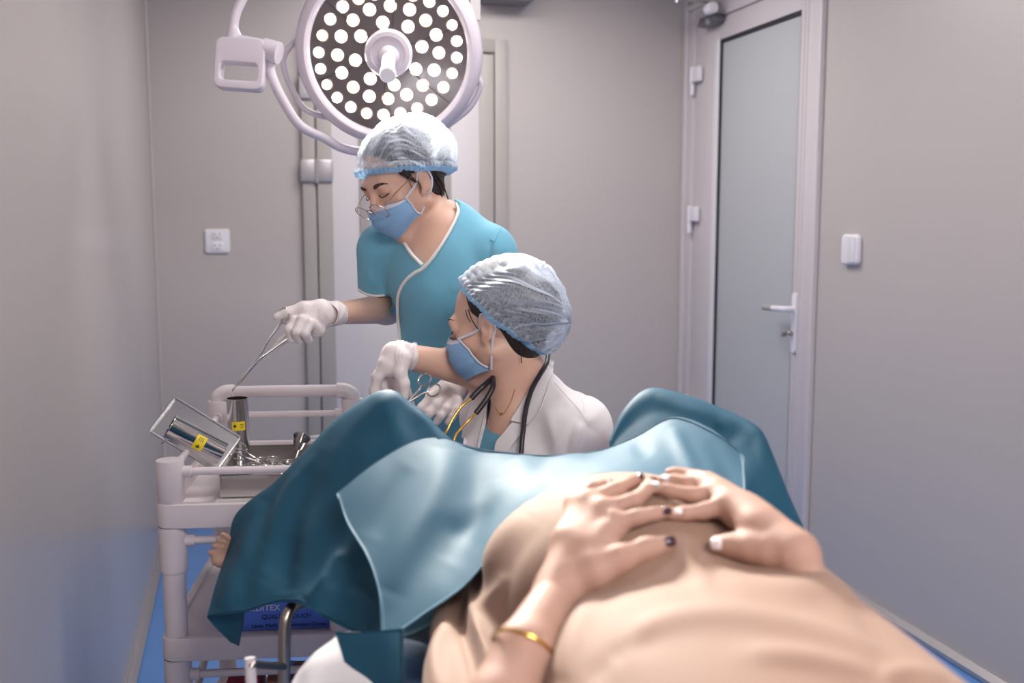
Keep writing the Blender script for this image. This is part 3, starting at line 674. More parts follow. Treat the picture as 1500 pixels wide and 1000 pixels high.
# ------------------------------------------------------------------ examination bed
bed = empty('examination_bed', 'examination bed with a bent steel side rail and white sheet under the patient', 'bed')
uph = node_mat('bed_vinyl', S(60, 92, 130), .45, 0, .06, 10)
BX0, BX1, BZ = .19, .80, .80
m = MB().add(*bx((BX0, .10, BZ-.08), (BX1, 1.62, BZ))); m.build('mattress', uph, bed, bevel=.02)
m = MB().add(*bx((BX0+.02, .12, BZ-.14), (BX1-.02, 1.60, BZ-.081))); m.build('bed_frame', steel2_m, bed, bevel=.006)
for x in (BX0+.06, BX1-.06):
    for y in (.2, 1.5): MB().add(*tube([(x, y, 0.001), (x, y, BZ-.13)], .02, 14)).build('leg', steel2_m, bed, smooth=True)
for y in (.2, 1.5): MB().add(*tube([(BX0+.06, y, .18), (BX1-.06, y, .18)], .014, 12)).build('crossbar', steel2_m, bed, smooth=True)
# bent rail beside the bed
R0 = [AT(416, 1120, 1.70), AT(416, 1000, 1.70), AT(417, 925, 1.70), AT(420, 902, 1.705), AT(430, 888, 1.72), AT(448, 881, 1.76), AT(480, 880, 1.80), AT(540, 886, 1.86)]
MB().add(*tube(catmull(R0, 8), .0102, 16)).build('side_rail', node_mat('rail_steel', S(160, 150, 144), .32, 1, .06, 20), bed, smooth=True)
MB().add(*tube(catmull([AT(367, 1060, 1.55), AT(367, 990, 1.55), AT(368, 976, 1.55), AT(372, 972, 1.55), AT(392, 974, 1.62), AT(418, 976, 1.70)], 5), .0058, 12)).build('lower_rail', bpy.data.materials['rail_steel'], bed, smooth=True)
MB().add(*tube([AT(366, 963, 1.55), AT(368, 1000, 1.55)], .0085, 12)).build('rail_cap', tr_m, bed, smooth=True)
# ------------------------------------------------------------------ people: common builders
skin_m = node_mat('skin_light', S(184, 150, 136), .6, 0, .08, 30, .04, 500, sss=.15, col2=S(176, 138, 122), spec=.3)
skin2_m = node_mat('skin_warm', S(226, 188, 168), .42, 0, .12, 28, .04, 500, sss=.15, col2=S(212, 166, 144))
hair_m = node_mat('dark_hair', S(44, 32, 28), .45, 0, .4, 90, .5, 300, aniso_scale=(1, 1, .2))
brow_m = node_mat('brow', S(66, 46, 40), .7)
lid_m = node_mat('lash', S(34, 24, 24), .6)
teal_m = node_mat('teal_scrub', S(108, 176, 202), .75, 0, .08, 14, .10, 900, sheen=.2)
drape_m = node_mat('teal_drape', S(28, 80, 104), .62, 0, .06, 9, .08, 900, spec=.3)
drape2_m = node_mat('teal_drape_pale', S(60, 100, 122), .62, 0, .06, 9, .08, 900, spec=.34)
coat_m = node_mat('white_coat', S(240, 236, 238), .7, 0, .03, 12, .06, 700, sheen=.1)
pipe_m = node_mat('white_piping', S(238, 232, 228), .6)
mask_m = node_mat('mask_blue', S(146, 190, 232), .75, 0, .05, 40, .08, 900, translucent=.12)
maskw_m = node_mat('mask_white', S(224, 226, 240), .75, translucent=.15)
glove_m = node_mat('latex_glove', S(232, 222, 222), .42, 0, .05, 25, .10, 130)
beige_m = node_mat('beige_gown', S(152, 121, 104), .75, 0, .05, 10, .05, 800, sheen=.1)
gold_m = node_mat('gold', S(230, 180, 90), .2, 1.0)
def frame(theta, phi, roll=0):
    """head frame in camera directions: turned by theta to the left of the viewer, nodding by phi"""
    t, p = math.radians(theta), math.radians(phi)
    Fw = np.array([-math.sin(t)*math.cos(p), -math.sin(p), math.cos(t)*math.cos(p)])
    L = np.array([math.cos(t), 0, math.sin(t)]); U = np.cross(Fw, L)*1.0
    if U[1] < 0: U = -U
    r = math.radians(roll); L, U = L*math.cos(r)+U*math.sin(r), U*math.cos(r)-L*math.sin(r)
    return np.stack([cv(*L), cv(*Fw), cv(*U)], 1)      # columns: lateral, forward, up
def add_head(s, O, R, k=1.0):
    H = lambda x, y, z: O+R@np.array([x, y, z])*k
    e = lambda c, r, kk=.012, mode='add': s.ell(H(*c), np.array(r)*k, R, kk, mode)
    e((0, -.012, .048), (.073, .092, .084)); e((0, .030, -.005), (.060, .064, .086), .02)
    for x in (-1, 1):
        s.cap(H(x*.050, .008, -.045), H(0, .068, -.086), .022*k, .019*k, .02)
        e((x*.034, .058, -.010), (.026, .026, .026), .015)
        e((x*.032, .100, .022), (.017, .016, .013), .010, 'sub')
        e((x*.031, .076, .020), (.0165, .0145, .0125), .003)
        e((x*.0745, -.003, .003), (.0075, .017, .030), .004)
        e((x*.0705, .010, -.020), (.006, .010, .012), .006)
        e((x*.0835, .002, .004), (.0055, .008, .014), .004, 'sub')
    s.cap(H(-.030, .082, .038), H(.030, .082, .038), .012*k, .012*k, .012)
    s.cap(H(0, .088, .030), H(0, .110, -.008), .0075*k, .0095*k, .010)
    for x in (-1, 1): e((x*.011, .099, -.013), (.008, .009, .007), .004)
    e((0, .089, -.040), (.024, .010, .0065), .004); e((0, .087, -.050), (.020, .010, .0065), .004)
    e((0, .078, -.086), (.020, .014, .014), .012)
    return H
def cap_mesh(name, O, R, c, r, rim, rimn, mat, parent, ripple, nu=220, nv=80, k=1.0, roll=.94, hang=None):
    """bouffant cap: ellipsoid about c, ended at the rim plane, rim gathered by elastic"""
    n = np.asarray(rimn, float); n /= np.linalg.norm(n); rim = np.asarray(rim, float); c = np.asarray(c, float); r = np.asarray(r, float)
    e1 = np.cross(n, [1, 0, 0]); e1 /= np.linalg.norm(e1); e2 = np.cross(n, e1)
    V = []; TT = []
    for i in range(nu):
        a = 2*PI*i/nu; side = e1*math.cos(a)+e2*math.sin(a)
        ths = np.linspace(0, 2.9, 240); D = np.cos(ths)[:, None]*n+np.sin(ths)[:, None]*side
        P = c+D/np.sqrt(((D/r)**2).sum(1))[:, None]; q = (P-rim)@n; j = np.argmax(q < 0) if (q < 0).any() else 239; tm = ths[j]
        for jv in range(nv):
            t = jv/(nv-1); th = tm*(t**.9); d = math.cos(th)*n+math.sin(th)*side; p0 = c+d/math.sqrt(((d/r)**2).sum())
            rad = p0-c; L = np.linalg.norm(rad); rr = ripple(a, t, d, p0); 
            g = 1.0
            if t > .90: g = 1-(1-roll)*((t-.90)/.10)**1.0
            if t > .985: g -= .03
            p = c+rad/L*(L*g+rr); V.append(O+R@p*k)
    V = np.array(V).reshape(nu, nv, 3)
    idx = np.arange(nu*nv).reshape(nu, nv); nx = np.roll(idx, -1, 0)
    Q = np.stack([idx[:, :-1], nx[:, :-1], nx[:, 1:], idx[:, 1:]], -1).reshape(-1, 4)
    return V, Q
def hand_chain(s, wrist, palm, fingers, thumb=None, rw=.026, k=.010):
    pass
def gloves(name, chains, balls, h, mat, parent, bumps=(), kk=.009):
    P = np.array([p for ch, r, k in chains for p in ch]+[b[0] for b in balls]); lo, hi = P.min(0)-.06, P.max(0)+.06
    s = Sdf(lo, hi, h)
    for c, r, R_, k in balls: s.ell(c, r, R_, k)
    for ch, r, k in chains: s.chain([np.asarray(c) for c in ch], r, k)
    V, Q = s.mesh()
    if len(bumps): V = pxmove(V, Q, bumps)
    o = fast_obj(name, V, Q, mat, parent); return o, Surf(V, Q)
# ------------------------------------------------------------------ patient
pa = empty('person', 'patient lying on her back under a beige gown, hands folded on the belly', 'person')
W = lambda *a: np.array(a, float)
# gown: torso, belly, covered right arm, spread skirt
s = Sdf((.02, .15, .78), (.95, 1.75, 1.20), .005)
s.ell(W(.505, 1.25, .920), (.195, .25, .150), None, .05)
s.ell(W(.46, .86, .91), (.19, .34, .120), None, .05)
s.ell(W(.47, 1.0, .842), (.285, .60, .060), None, .05)
s.cap(W(.606, 1.06, 1.0), W(.60, .70, .94), .041, .050, .06)
s.cap(W(.60, .72, .91), W(.56, .45, .90), .055, .06, .06)
s.ell(W(.47, 1.52, .86), (.17, .16, .07), None, .05)
V, Q = s.mesh(); V = relax(V, Q, 2)
gb_ = [([(770, 745), (728, 800), (702, 860), (700, 920), (722, 985)], .016, 13), ([(790, 770), (752, 820), (735, 880), (738, 930)], -.003, 12), ([(735, 850), (712, 900), (716, 960), (730, 1000)], .010, 9), ([(690, 850), (672, 900), (690, 960), (700, 1010)], -.010, 10),
       ([(680, 850), (640, 890), (600, 935), (575, 990)], .010, 15), ([(665, 900), (640, 950), (640, 1010)], .010, 11), ([(640, 920), (612, 965), (605, 1010)], -.006, 9), ([(980, 800), (1060, 850), (1150, 864), (1230, 858)], .010, 22),
       ([(870, 870), (850, 910), (830, 960), (820, 1000)], .009, 18), ([(900, 965), (960, 915), (1060, 902), (1180, 922), (1300, 960)], .009, 18), ([(1040, 800), (1025, 822), (1060, 850)], -.007, 13), ([(1000, 790), (1010, 830), (1040, 868)], .005, 12),
       ([(860, 1000), (905, 955), (960, 935)], -.005, 16), ([(1090, 955), (1180, 965), (1290, 990)], .007, 16), ([(1240, 870), (1280, 920), (1330, 965)], -.005, 16), ([(820, 880), (860, 860), (920, 845), (980, 850)], -.004, 14), 
       ([(1290, 1000), (1330, 985), (1390, 1000)], .006, 16)]
V = pxmove(V, Q, gb_)
gown = fast_obj('gown', V, Q, beige_m, pa); GS = Surf(V, Q)
def on(px, py, r):     # a joint lying on the gown, its flesh of radius r touching the cloth
    h = GS.hit(px, py)
    if h is None: raise RuntimeError('off gown %s' % ((px, py),))
    p = GS.near(h, r*.85); return p
def over(px, py, d): return AT(px, py, d)
def J(px, py, r, lift=0.0, fb=1.2):
    """joint seen at (px, py), resting r above the gown"""
    h = GS.hit(px, py); d0 = PX(h)[2] if h is not None else fb
    d = d0
    for _ in range(14):
        p = AT(px, py, d); q, n, i, dist = GS.b.find_nearest(Vector(p)); sd = (Vector(p)-q).dot(n)
        d += (sd-(r*.9+lift))*.8
        d = min(d, d0+.02)
    return AT(px, py, d)
# bare body: head, arms, hands, legs and feet in one surface (torso hidden under the gown)
def patient_body():
    s = Sdf((-.16, .12, .66), (1.06, 2.12, 1.22), .0042)
    R = np.stack([W(-1, 0, 0)*1.0, W(0, .10, .995), W(0, -.995, .10)], 1); R[:, 0] = np.cross(R[:, 1], R[:, 2])
    Oh = W(.45, .36, .905); add_head(s, Oh, R)
    s.cap(W(.45, .42, .90), W(.455, .55, .90), .052, .058, .02)
    s.cap(W(.30, .62, .90), W(.61, .62, .90), .058, .058, .05)
    s.ell(W(.455, .85, .89), (.155, .28, .085), None, .05); s.ell(W(.47, 1.22, .89), (.150, .22, .10), None, .05); s.ell(W(.48, 1.48, .89), (.165, .13, .085), None, .04)
    # thighs, shins, feet
    for hip, knee, ank, toe in ((W(.39, 1.56, .86), W(.262, 1.86, .99), W(.030, 1.95, .825), W(-.050, 1.94, .80)), (W(.58, 1.54, .86), W(.74, 1.72, .99), W(.87, 1.82, .72), W(.93, 1.90, .70))):
        s.chain([hip, knee, ank], [.075, .052, .036], .03)
        if toe[0] > 0: s.cap(ank, toe, .036, .024, .02)
    # left foot: toes peep out from the drape
    s.cap(AT(347, 814, 1.97), W(.030, 1.95, .825), .020, .034, .006)
    for (x, y, r, xb, yb) in ((326, 782, .0052, 345, 796), (319, 790, .0055, 343, 801), (313, 799, .0058, 341, 806), (308, 809, .0062, 338, 812)):
        s.chain([AT(xb, yb, 1.955), AT((x+xb)/2, (y+yb)/2-2, 1.938), AT(x, y, 1.932)], [r*1.3, r*.92, r], .0012)
    s.cap(AT(318, 820, 1.94), AT(336, 824, 1.95), .012, .017, .004)
    # left arm and hand (bracelet side)
    wr = AT(817, 866, 1.185); el = AT(700, 1120, .99)
    s.cap(W(.27, .62, .91), el, .05, .042, .03)
    fa = AT(767, 955, 1.085)
    s.chain([el, AT(730, 1040, 1.035), fa, wr], [.042, .038, .0315, .0250], .012)
    mc = [AT(902, 768, 1.238), AT(884, 748, 1.262), AT(862, 736, 1.285), AT(842, 738, 1.297)]
    s.chain(mc, [.0130, .0132, .0125, .0112], .010)
    for m_, r in zip(mc, (.0135, .0135, .0125, .0115)): s.chain([wr, (wr+m_)/2+UP*.004-FW*.002, m_], [.021, .0175, r], .014)
    s.chain([AT(845, 850, 1.188), AT(872, 838, 1.184), AT(908, 819, 1.187), AT(948, 803, 1.198), AT(979, 795, 1.205)], [.021, .019, .0155, .0122, .0100], .012)
    s.cap(AT(868, 825, 1.195), AT(892, 785, 1.222), .018, .015, .012)
    fL = [[mc[0], AT(935, 757, 1.238), AT(958, 753, 1.243), AT(979, 749, 1.250)], [mc[1], AT(930, 733, 1.268), AT(946, 719, 1.298), AT(957, 704, 1.335)],
          [mc[2], AT(903, 717, 1.300), AT(922, 706, 1.333), AT(938, 699, 1.355)], [mc[3], AT(868, 716, 1.312), AT(880, 711, 1.330), AT(892, 707, 1.345)]]
    for ch in fL: s.chain(ch, [.0128, .0104, .0090, .0076], .0035)
    # right hand
    wr2 = AT(1166, 811, 1.158)
    s.cap(W(.63, .62, .91), W(.625, .72, .925), .05, .036, .03); s.chain([W(.625, .72, .925), W(.609, .96, .978), wr2], [.036, .029, .0212], .012)
    m2 = [AT(1066, 739, 1.258), AT(1052, 723, 1.295), AT(1037, 711, 1.325), AT(1020, 704, 1.350)]
    s.chain(m2, [.0132, .0134, .0128, .0115], .010)
    for m_, r in zip(m2, (.0135, .0138, .013, .012)): s.chain([wr2, (wr2+m_)/2+UP*.003, m_], [.0200, .0185, r], .014)
    s.ell(AT(1112, 772, 1.205), (.020, .026, .018), None, .014)
    s.chain([AT(1150, 806, 1.170), AT(1128, 808, 1.172), AT(1100, 803, 1.184), AT(1074, 799, 1.198), AT(1050, 797, 1.208)], [.0200, .0185, .0150, .0120, .0106], .012)
    fR = [[m2[0], AT(1030, 749, 1.258), AT(1003, 752, 1.256), AT(981, 754, 1.257)], [m2[1], AT(1014, 725, 1.293), AT(982, 719, 1.302), AT(956, 713, 1.312)],
          [m2[2], AT(1008, 708, 1.332), AT(988, 704, 1.342), AT(972, 703, 1.348)], [m2[3], AT(1002, 697, 1.362), AT(990, 694, 1.365), AT(981, 693, 1.368)]]
    for ch in fR: s.chain(ch, [.0130, .0108, .0094, .0080], .0035)
    V, Q = s.mesh(); V = relax(V, Q, 1, .4)
    V = pxmove(V, Q, [([(900, 752), (890, 748)], .0015, 6)])
    return V, Q, R, Oh
V, Q, RH, OH = patient_body()
fast_obj('body', V, Q, skin_m, pa); PS = Surf(V, Q)
nail_d = node_mat('nail_plum', S(60, 22, 48), .12, 0, .2, 60, coat=.6); nail_w = node_mat('nail_white', S(236, 226, 226), .15, coat=.6); nail_g = node_mat('nail_glitter', S(220, 210, 214), .2, .6, .3, 900, .6, 1200)
def nail(px, py, w, l, ang, mat, lab=None, surf=None, out=None, name='nail', par=None):
    sf = surf or PS; c = sf.hit(px, py)
    if c is None: return
    loc, n, i, d = sf.b.find_nearest(Vector(c)); n = np.array(n)
    if n@(CP-c) < 0: n = -n
    a = math.radians(ang); X = RT*math.cos(a)+UP*math.sin(a); X -= n*(X@n); X /= np.linalg.norm(X); Y = np.cross(n, X)
    V = []; F = []; K, L = 8, 8
    for i in range(K+1):
        for j in range(L+1):
            u = -1+2*i/K; v = -1+2*j/L; r = math.sqrt(max(1-.35*v*v, 0)); 
            p = c+X*(u*l*math.sqrt(max(1-.45*v*v, 0)))+Y*(v*w)-n*(w*.42*v*v)-n*(l*.12*u*u)+n*.0009
            V.append(p)
    for i in range(K):
        for j in range(L): q = i*(L+1)+j; F.append((q, q+L+1, q+L+2, q+1))
    o = mesh_obj(name, V, F, mat, par or pa); md = o.modifiers.new('t', 'SOLIDIFY'); md.thickness = .0008; md.offset = 1
    if lab: o['label'] = lab
for a in ((982, 792, .0058, .0068, 10, nail_d, 'dark plum thumb nail'), (977, 748, .0040, .0060, 5, nail_d, 'dark plum nail'), (956, 700, .0042, .0050, 60, nail_d, 'dark plum nail'), (939, 697, .0040, .0050, 50, nail_d, 'dark plum nail'), (892, 707, .0036, .0052, 40, nail_w, 'white nail'),
          (1049, 796, .0068, .0074, 175, nail_w, 'white thumb nail'), (992, 748, .0042, .0062, 175, nail_w, 'white nail'), (960, 709, .0046, .0062, 175, nail_g, 'glittery white nail'), (976, 702, .0042, .0058, 175, nail_g, 'glittery white nail')): nail(*a[:6], lab=a[6])
for (x, y) in ((325, 779), (316, 787), (311, 796)): nail(x, y, .0032, .0035, 60, node_mat('nail_gold', S(180, 160, 90), .3), name='toe_nail')
# closed eyes, mouth and hair of the patient (out of the frame)
HH = lambda x, y, z: OH+RH@W(x, y, z)
for x in (-1, 1): MB().add(*tube(catmull([HH(x*.018, .086, .014), HH(x*.031, .091, .011), HH(x*.045, .084, .014)], 5), .0012, 6)).build('eyelash', lid_m, pa, smooth=True)
for x in (-1, 1): MB().add(*tube(catmull([HH(x*.014, .094, .040), HH(x*.032, .094, .045), HH(x*.048, .084, .040)], 5), [.0012]+[.0026]*6+[.002]*3+[.001], 6, flat=.5)).build('eyebrow', brow_m, pa, smooth=True)
s = Sdf(OH-.2, OH+.2, .005); s.ell(HH(0, -.028, .058), (.082, .092, .088), RH, .01); s.ell(HH(0, -.075, .02), (.075, .05, .09), RH, .03); s.ell(HH(0, .06, -.03), (.07, .075, .10), RH, .01, 'sub')
V, Q = s.mesh(); fast_obj('hair', V, Q, hair_m, pa)
MB().add(*box((.45, .33, .826), (.40, .26, .05))).build('pillow', coat_m, bed, bevel=.02)
# bracelet
bc = AT(767, 951, 1.085); ax = AT(817, 866, 1.185)-AT(767, 955, 1.085); ax = ax/np.linalg.norm(ax)+UP*.55+RT*.10; ax /= np.linalg.norm(ax)
e1 = np.cross(ax, [0, 0, 1.]); e1 /= np.linalg.norm(e1); e2 = np.cross(ax, e1)
ring = [bc+e1*math.cos(a)*.0350+e2*math.sin(a)*.0370 for a in np.linspace(0, 2*PI, 49)[:-1]]
br = tag(MB().add(*tube(ring, .0016, 8, closed=True, flat=1.3)).build('bracelet', gold_m, None, smooth=True), 'thin gold bangle around the left wrist of the patient', 'bracelet')
# ------------------------------------------------------------------ drapes
dr = empty('surgical_drape', 'teal surgical drape spread over the raised knees and lap of the patient', 'drape')
A = [[(345, 800, 2.05), (360, 775, 2.05), (405, 735, 2.04), (452, 690, 2.02), (510, 628, 1.99), (568, 592, 1.95), (606, 612, 1.93), (652, 655, 1.89), (700, 690, 1.86), (760, 700, 1.84)],
     [(335, 795, 1.97), (346, 752, 1.965), (393, 714, 1.95), (441, 667, 1.93), (500, 608, 1.90), (565, 572, 1.86), (607, 594, 1.845), (651, 638, 1.82), (700, 664, 1.80), (760, 675, 1.78)],
     [(329, 818, 1.93), (352, 790, 1.90), (398, 755, 1.88), (450, 708, 1.86), (508, 655, 1.83), (566, 625, 1.80), (610, 640, 1.79), (655, 665, 1.77), (700, 690, 1.76), (760, 700, 1.74)],
     [(318, 850, 1.87), (352, 830, 1.83), (402, 805, 1.80), (455, 770, 1.77), (512, 735, 1.75), (566, 715, 1.73), (612, 715, 1.72), (655, 725, 1.71), (700, 735, 1.71), (760, 745, 1.70)],
     [(309, 882, 1.82), (354, 868, 1.77), (404, 850, 1.74), (452, 836, 1.71), (508, 825, 1.68), (560, 815, 1.66), (610, 800, 1.66), (655, 790, 1.66), (700, 785, 1.66), (760, 785, 1.66)],
     [(303, 904, 1.79), (356, 896, 1.74), (407, 881, 1.71), (440, 886, 1.66), (494, 914, 1.61), (545, 934, 1.56), (600, 930, 1.52), (655, 900, 1.52), (700, 870, 1.54), (760, 850, 1.56)]]
bA = [([(470, 660), (430, 720), (400, 790), (380, 850)], .010, 13), ([(545, 650), (520, 720), (500, 760)], .008, 13), ([(385, 730), (368, 790), (345, 850), (325, 895)], .014, 15), ([(560, 600), (500, 660), (455, 740), (430, 830)], .010, 22), ([(480, 690), (440, 760), (405, 850)], -.009, 22),
      ([(530, 770), (500, 825), (478, 868), (450, 888)], .024, 17), ([(430, 780), (415, 830), (420, 870)], -.010, 18), ([(540, 700), (520, 780), (505, 820)], -.012, 22), ([(445, 690), (420, 740), (395, 800)], .007, 15), ([(610, 600), (640, 625), (660, 650)], .004, 10), ([(555, 580), (590, 640), (600, 690)], .005, 16), ([(350, 800), (356, 850), (352, 893)], -.005, 14),
      ([(590, 585), (560, 620), (520, 650)], -.004, 14), ([(475, 860), (520, 875), (560, 900)], .006, 14)]
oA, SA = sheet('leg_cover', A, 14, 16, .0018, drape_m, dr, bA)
# corner folded back under the left hem
Ft = [[(303, 904, 1.795), (330, 899, 1.775), (357, 896, 1.75)], [(315, 918, 1.80), (336, 913, 1.79), (356, 912, 1.77)], [(338, 941, 1.81), (344, 943, 1.80), (349, 946, 1.79)]]
sheet('turned_corner', Ft, 6, 6, .0018, drape_m, dr)
MB().add(*tube(catmull([SA.near(AT(*p), .0008) for p in [(304, 901, 1.79), (330, 896, 1.765), (357, 892, 1.74), (382, 884, 1.725), (407, 877, 1.71), (428, 877, 1.68), (445, 883, 1.66), (470, 897, 1.63), (497, 909, 1.61), (525, 922, 1.58), (548, 929, 1.56)]], 5), .0013, 6)).build('hem', drape_m, dr, smooth=True)
Cc = [[(893, 680, 1.95), (917, 640, 1.95), (950, 610, 1.96), (1000, 612, 1.95), (1050, 630, 1.92), (1098, 650, 1.88), (1118, 690, 1.83), (1140, 740, 1.80), (1165, 805, 1.76)],
      [(893, 642, 1.80), (915, 597, 1.82), (950, 569, 1.83), (1000, 577, 1.81), (1055, 597, 1.78), (1108, 623, 1.73), (1131, 664, 1.69), (1156, 725, 1.65), (1190, 800, 1.61)],
      [(893, 662, 1.76), (918, 632, 1.77), (955, 608, 1.77), (1002, 612, 1.75), (1052, 632, 1.72), (1098, 660, 1.68), (1120, 710, 1.63), (1142, 765, 1.59), (1180, 830, 1.55)],
      [(893, 690, 1.72), (925, 680, 1.71), (965, 665, 1.70), (1008, 668, 1.68), (1050, 690, 1.65), (1088, 720, 1.60), (1108, 770, 1.56), (1130, 815, 1.52), (1165, 865, 1.48)],
      [(893, 720, 1.66), (930, 715, 1.65), (970, 710, 1.64), (1008, 715, 1.62), (1045, 735, 1.58), (1075, 770, 1.53), (1092, 820, 1.49), (1110, 870, 1.45), (1140, 915, 1.42)]]
bC = [([(960, 580), (1000, 600), (1030, 610), (1090, 640)], .006, 14), ([(1085, 625), (1060, 650), (1090, 690)], -.006, 14), ([(1050, 620), (1040, 640)], -.008, 12), ([(1110, 640), (1120, 700), (1150, 780)], .005, 14)]
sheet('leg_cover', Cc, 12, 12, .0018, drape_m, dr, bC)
B = [[(492, 722, 1.70), (556, 672, 1.735), (622, 640, 1.765), (690, 652, 1.755), (750, 664, 1.75), (812, 668, 1.745), (880, 659, 1.74), (935, 636, 1.735), (985, 610, 1.73), (1040, 626, 1.68), (1086, 664, 1.63)],
     [(508, 765, 1.64), (566, 720, 1.66), (630, 690, 1.68), (694, 680, 1.695), (752, 680, 1.70), (812, 677, 1.70), (879, 668, 1.695), (934, 650, 1.69), (985, 632, 1.685), (1042, 648, 1.64), (1089, 683, 1.59)],
     [(540, 820, 1.555), (590, 775, 1.58), (645, 745, 1.60), (706, 722, 1.62), (762, 705, 1.635), (814, 692, 1.64), (878, 678, 1.63), (932, 668, 1.62), (985, 662, 1.615), (1044, 680, 1.57), (1091, 710, 1.53)],
     [(558, 880, 1.48), (606, 840, 1.50), (660, 805, 1.52), (722, 762, 1.55), (772, 725, 1.57), (816, 702, 1.575), (879, 686, 1.56), (931, 684, 1.54), (985, 692, 1.53), (1046, 712, 1.50), (1093, 745, 1.47)],
     [(560, 942, 1.415), (616, 902, 1.42), (680, 856, 1.42), (738, 790, 1.455), (782, 738, 1.48), (822, 708, 1.50), (880, 692, 1.50), (931, 694, 1.485), (986, 708, 1.46), (1050, 740, 1.44), (1094, 790, 1.42)]]
bB = [([(690, 655), (700, 700), (690, 760), (660, 830)], -.009, 26), ([(655, 655), (640, 720), (600, 800), (570, 870)], .010, 24), ([(750, 670), (770, 700), (745, 740), (700, 800)], .006, 26),
      ([(720, 740), (680, 770), (650, 775)], -.004, 16), ([(860, 665), (820, 685), (790, 715)], .004, 14), ([(600, 680), (570, 730), (545, 790)], -.006, 18), ([(985, 625), (1000, 660), (1020, 700)], .006, 12), ([(1035, 640), (1060, 680), (1080, 720)], -.004, 14), ([(930, 645), (950, 670)], -.003, 12), ([(800, 672), (860, 676), (920, 660)], .002, 8)]
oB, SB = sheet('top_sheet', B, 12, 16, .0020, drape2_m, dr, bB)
hemp = [SB.near(AT(*p), .0006) for p in [(560, 938, 1.42), (552, 870, 1.49), (536, 818, 1.56), (510, 768, 1.64), (497, 730, 1.69)]]
MB().add(*tube(catmull(hemp, 8), .0010, 6)).build('hem', drape2_m, dr, smooth=True)
hemp = [SB.near(AT(*p), .0006) for p in [(640, 645, 1.762), (690, 656, 1.75), (750, 668, 1.745), (812, 672, 1.74), (880, 663, 1.735), (935, 640, 1.73), (985, 614, 1.725), (1040, 630, 1.67), (1084, 667, 1.63), (1088, 690, 1.59), (1091, 725, 1.52)]]
MB().add(*tube(catmull(hemp, 8), .0012, 6)).build('hem', drape2_m, dr, smooth=True)
# lower sheets beside the bed
ws = tag(sheet('bed_sheet', [[(500, 925, 1.50), (530, 925, 1.47), (560, 930, 1.43)], [(452, 965, 1.47), (505, 965, 1.44), (560, 970, 1.40)], [(425, 1005, 1.45), (490, 1010, 1.42), (550, 1015, 1.37)], [(400, 1090, 1.42), (480, 1095, 1.39), (545, 1100, 1.33)]], 8, 8, .002, coat_m, None, [([(470, 950), (455, 990), (450, 1040)], .004, 8)])[0], 'white sheet hanging over the left edge of the bed', 'sheet')
ts = tag(sheet('drape_sheet', [[(490, 925, 1.47), (530, 925, 1.44), (590, 920, 1.40)], [(503, 965, 1.44), (540, 965, 1.41), (590, 965, 1.36)], [(512, 1010, 1.41), (545, 1010, 1.38), (590, 1010, 1.33)], [(520, 1090, 1.38), (550, 1090, 1.35), (590, 1090, 1.30)]], 8, 8, .002, drape_m, None)[0], 'second teal sheet tucked between the white sheet and the beige gown', 'sheet')
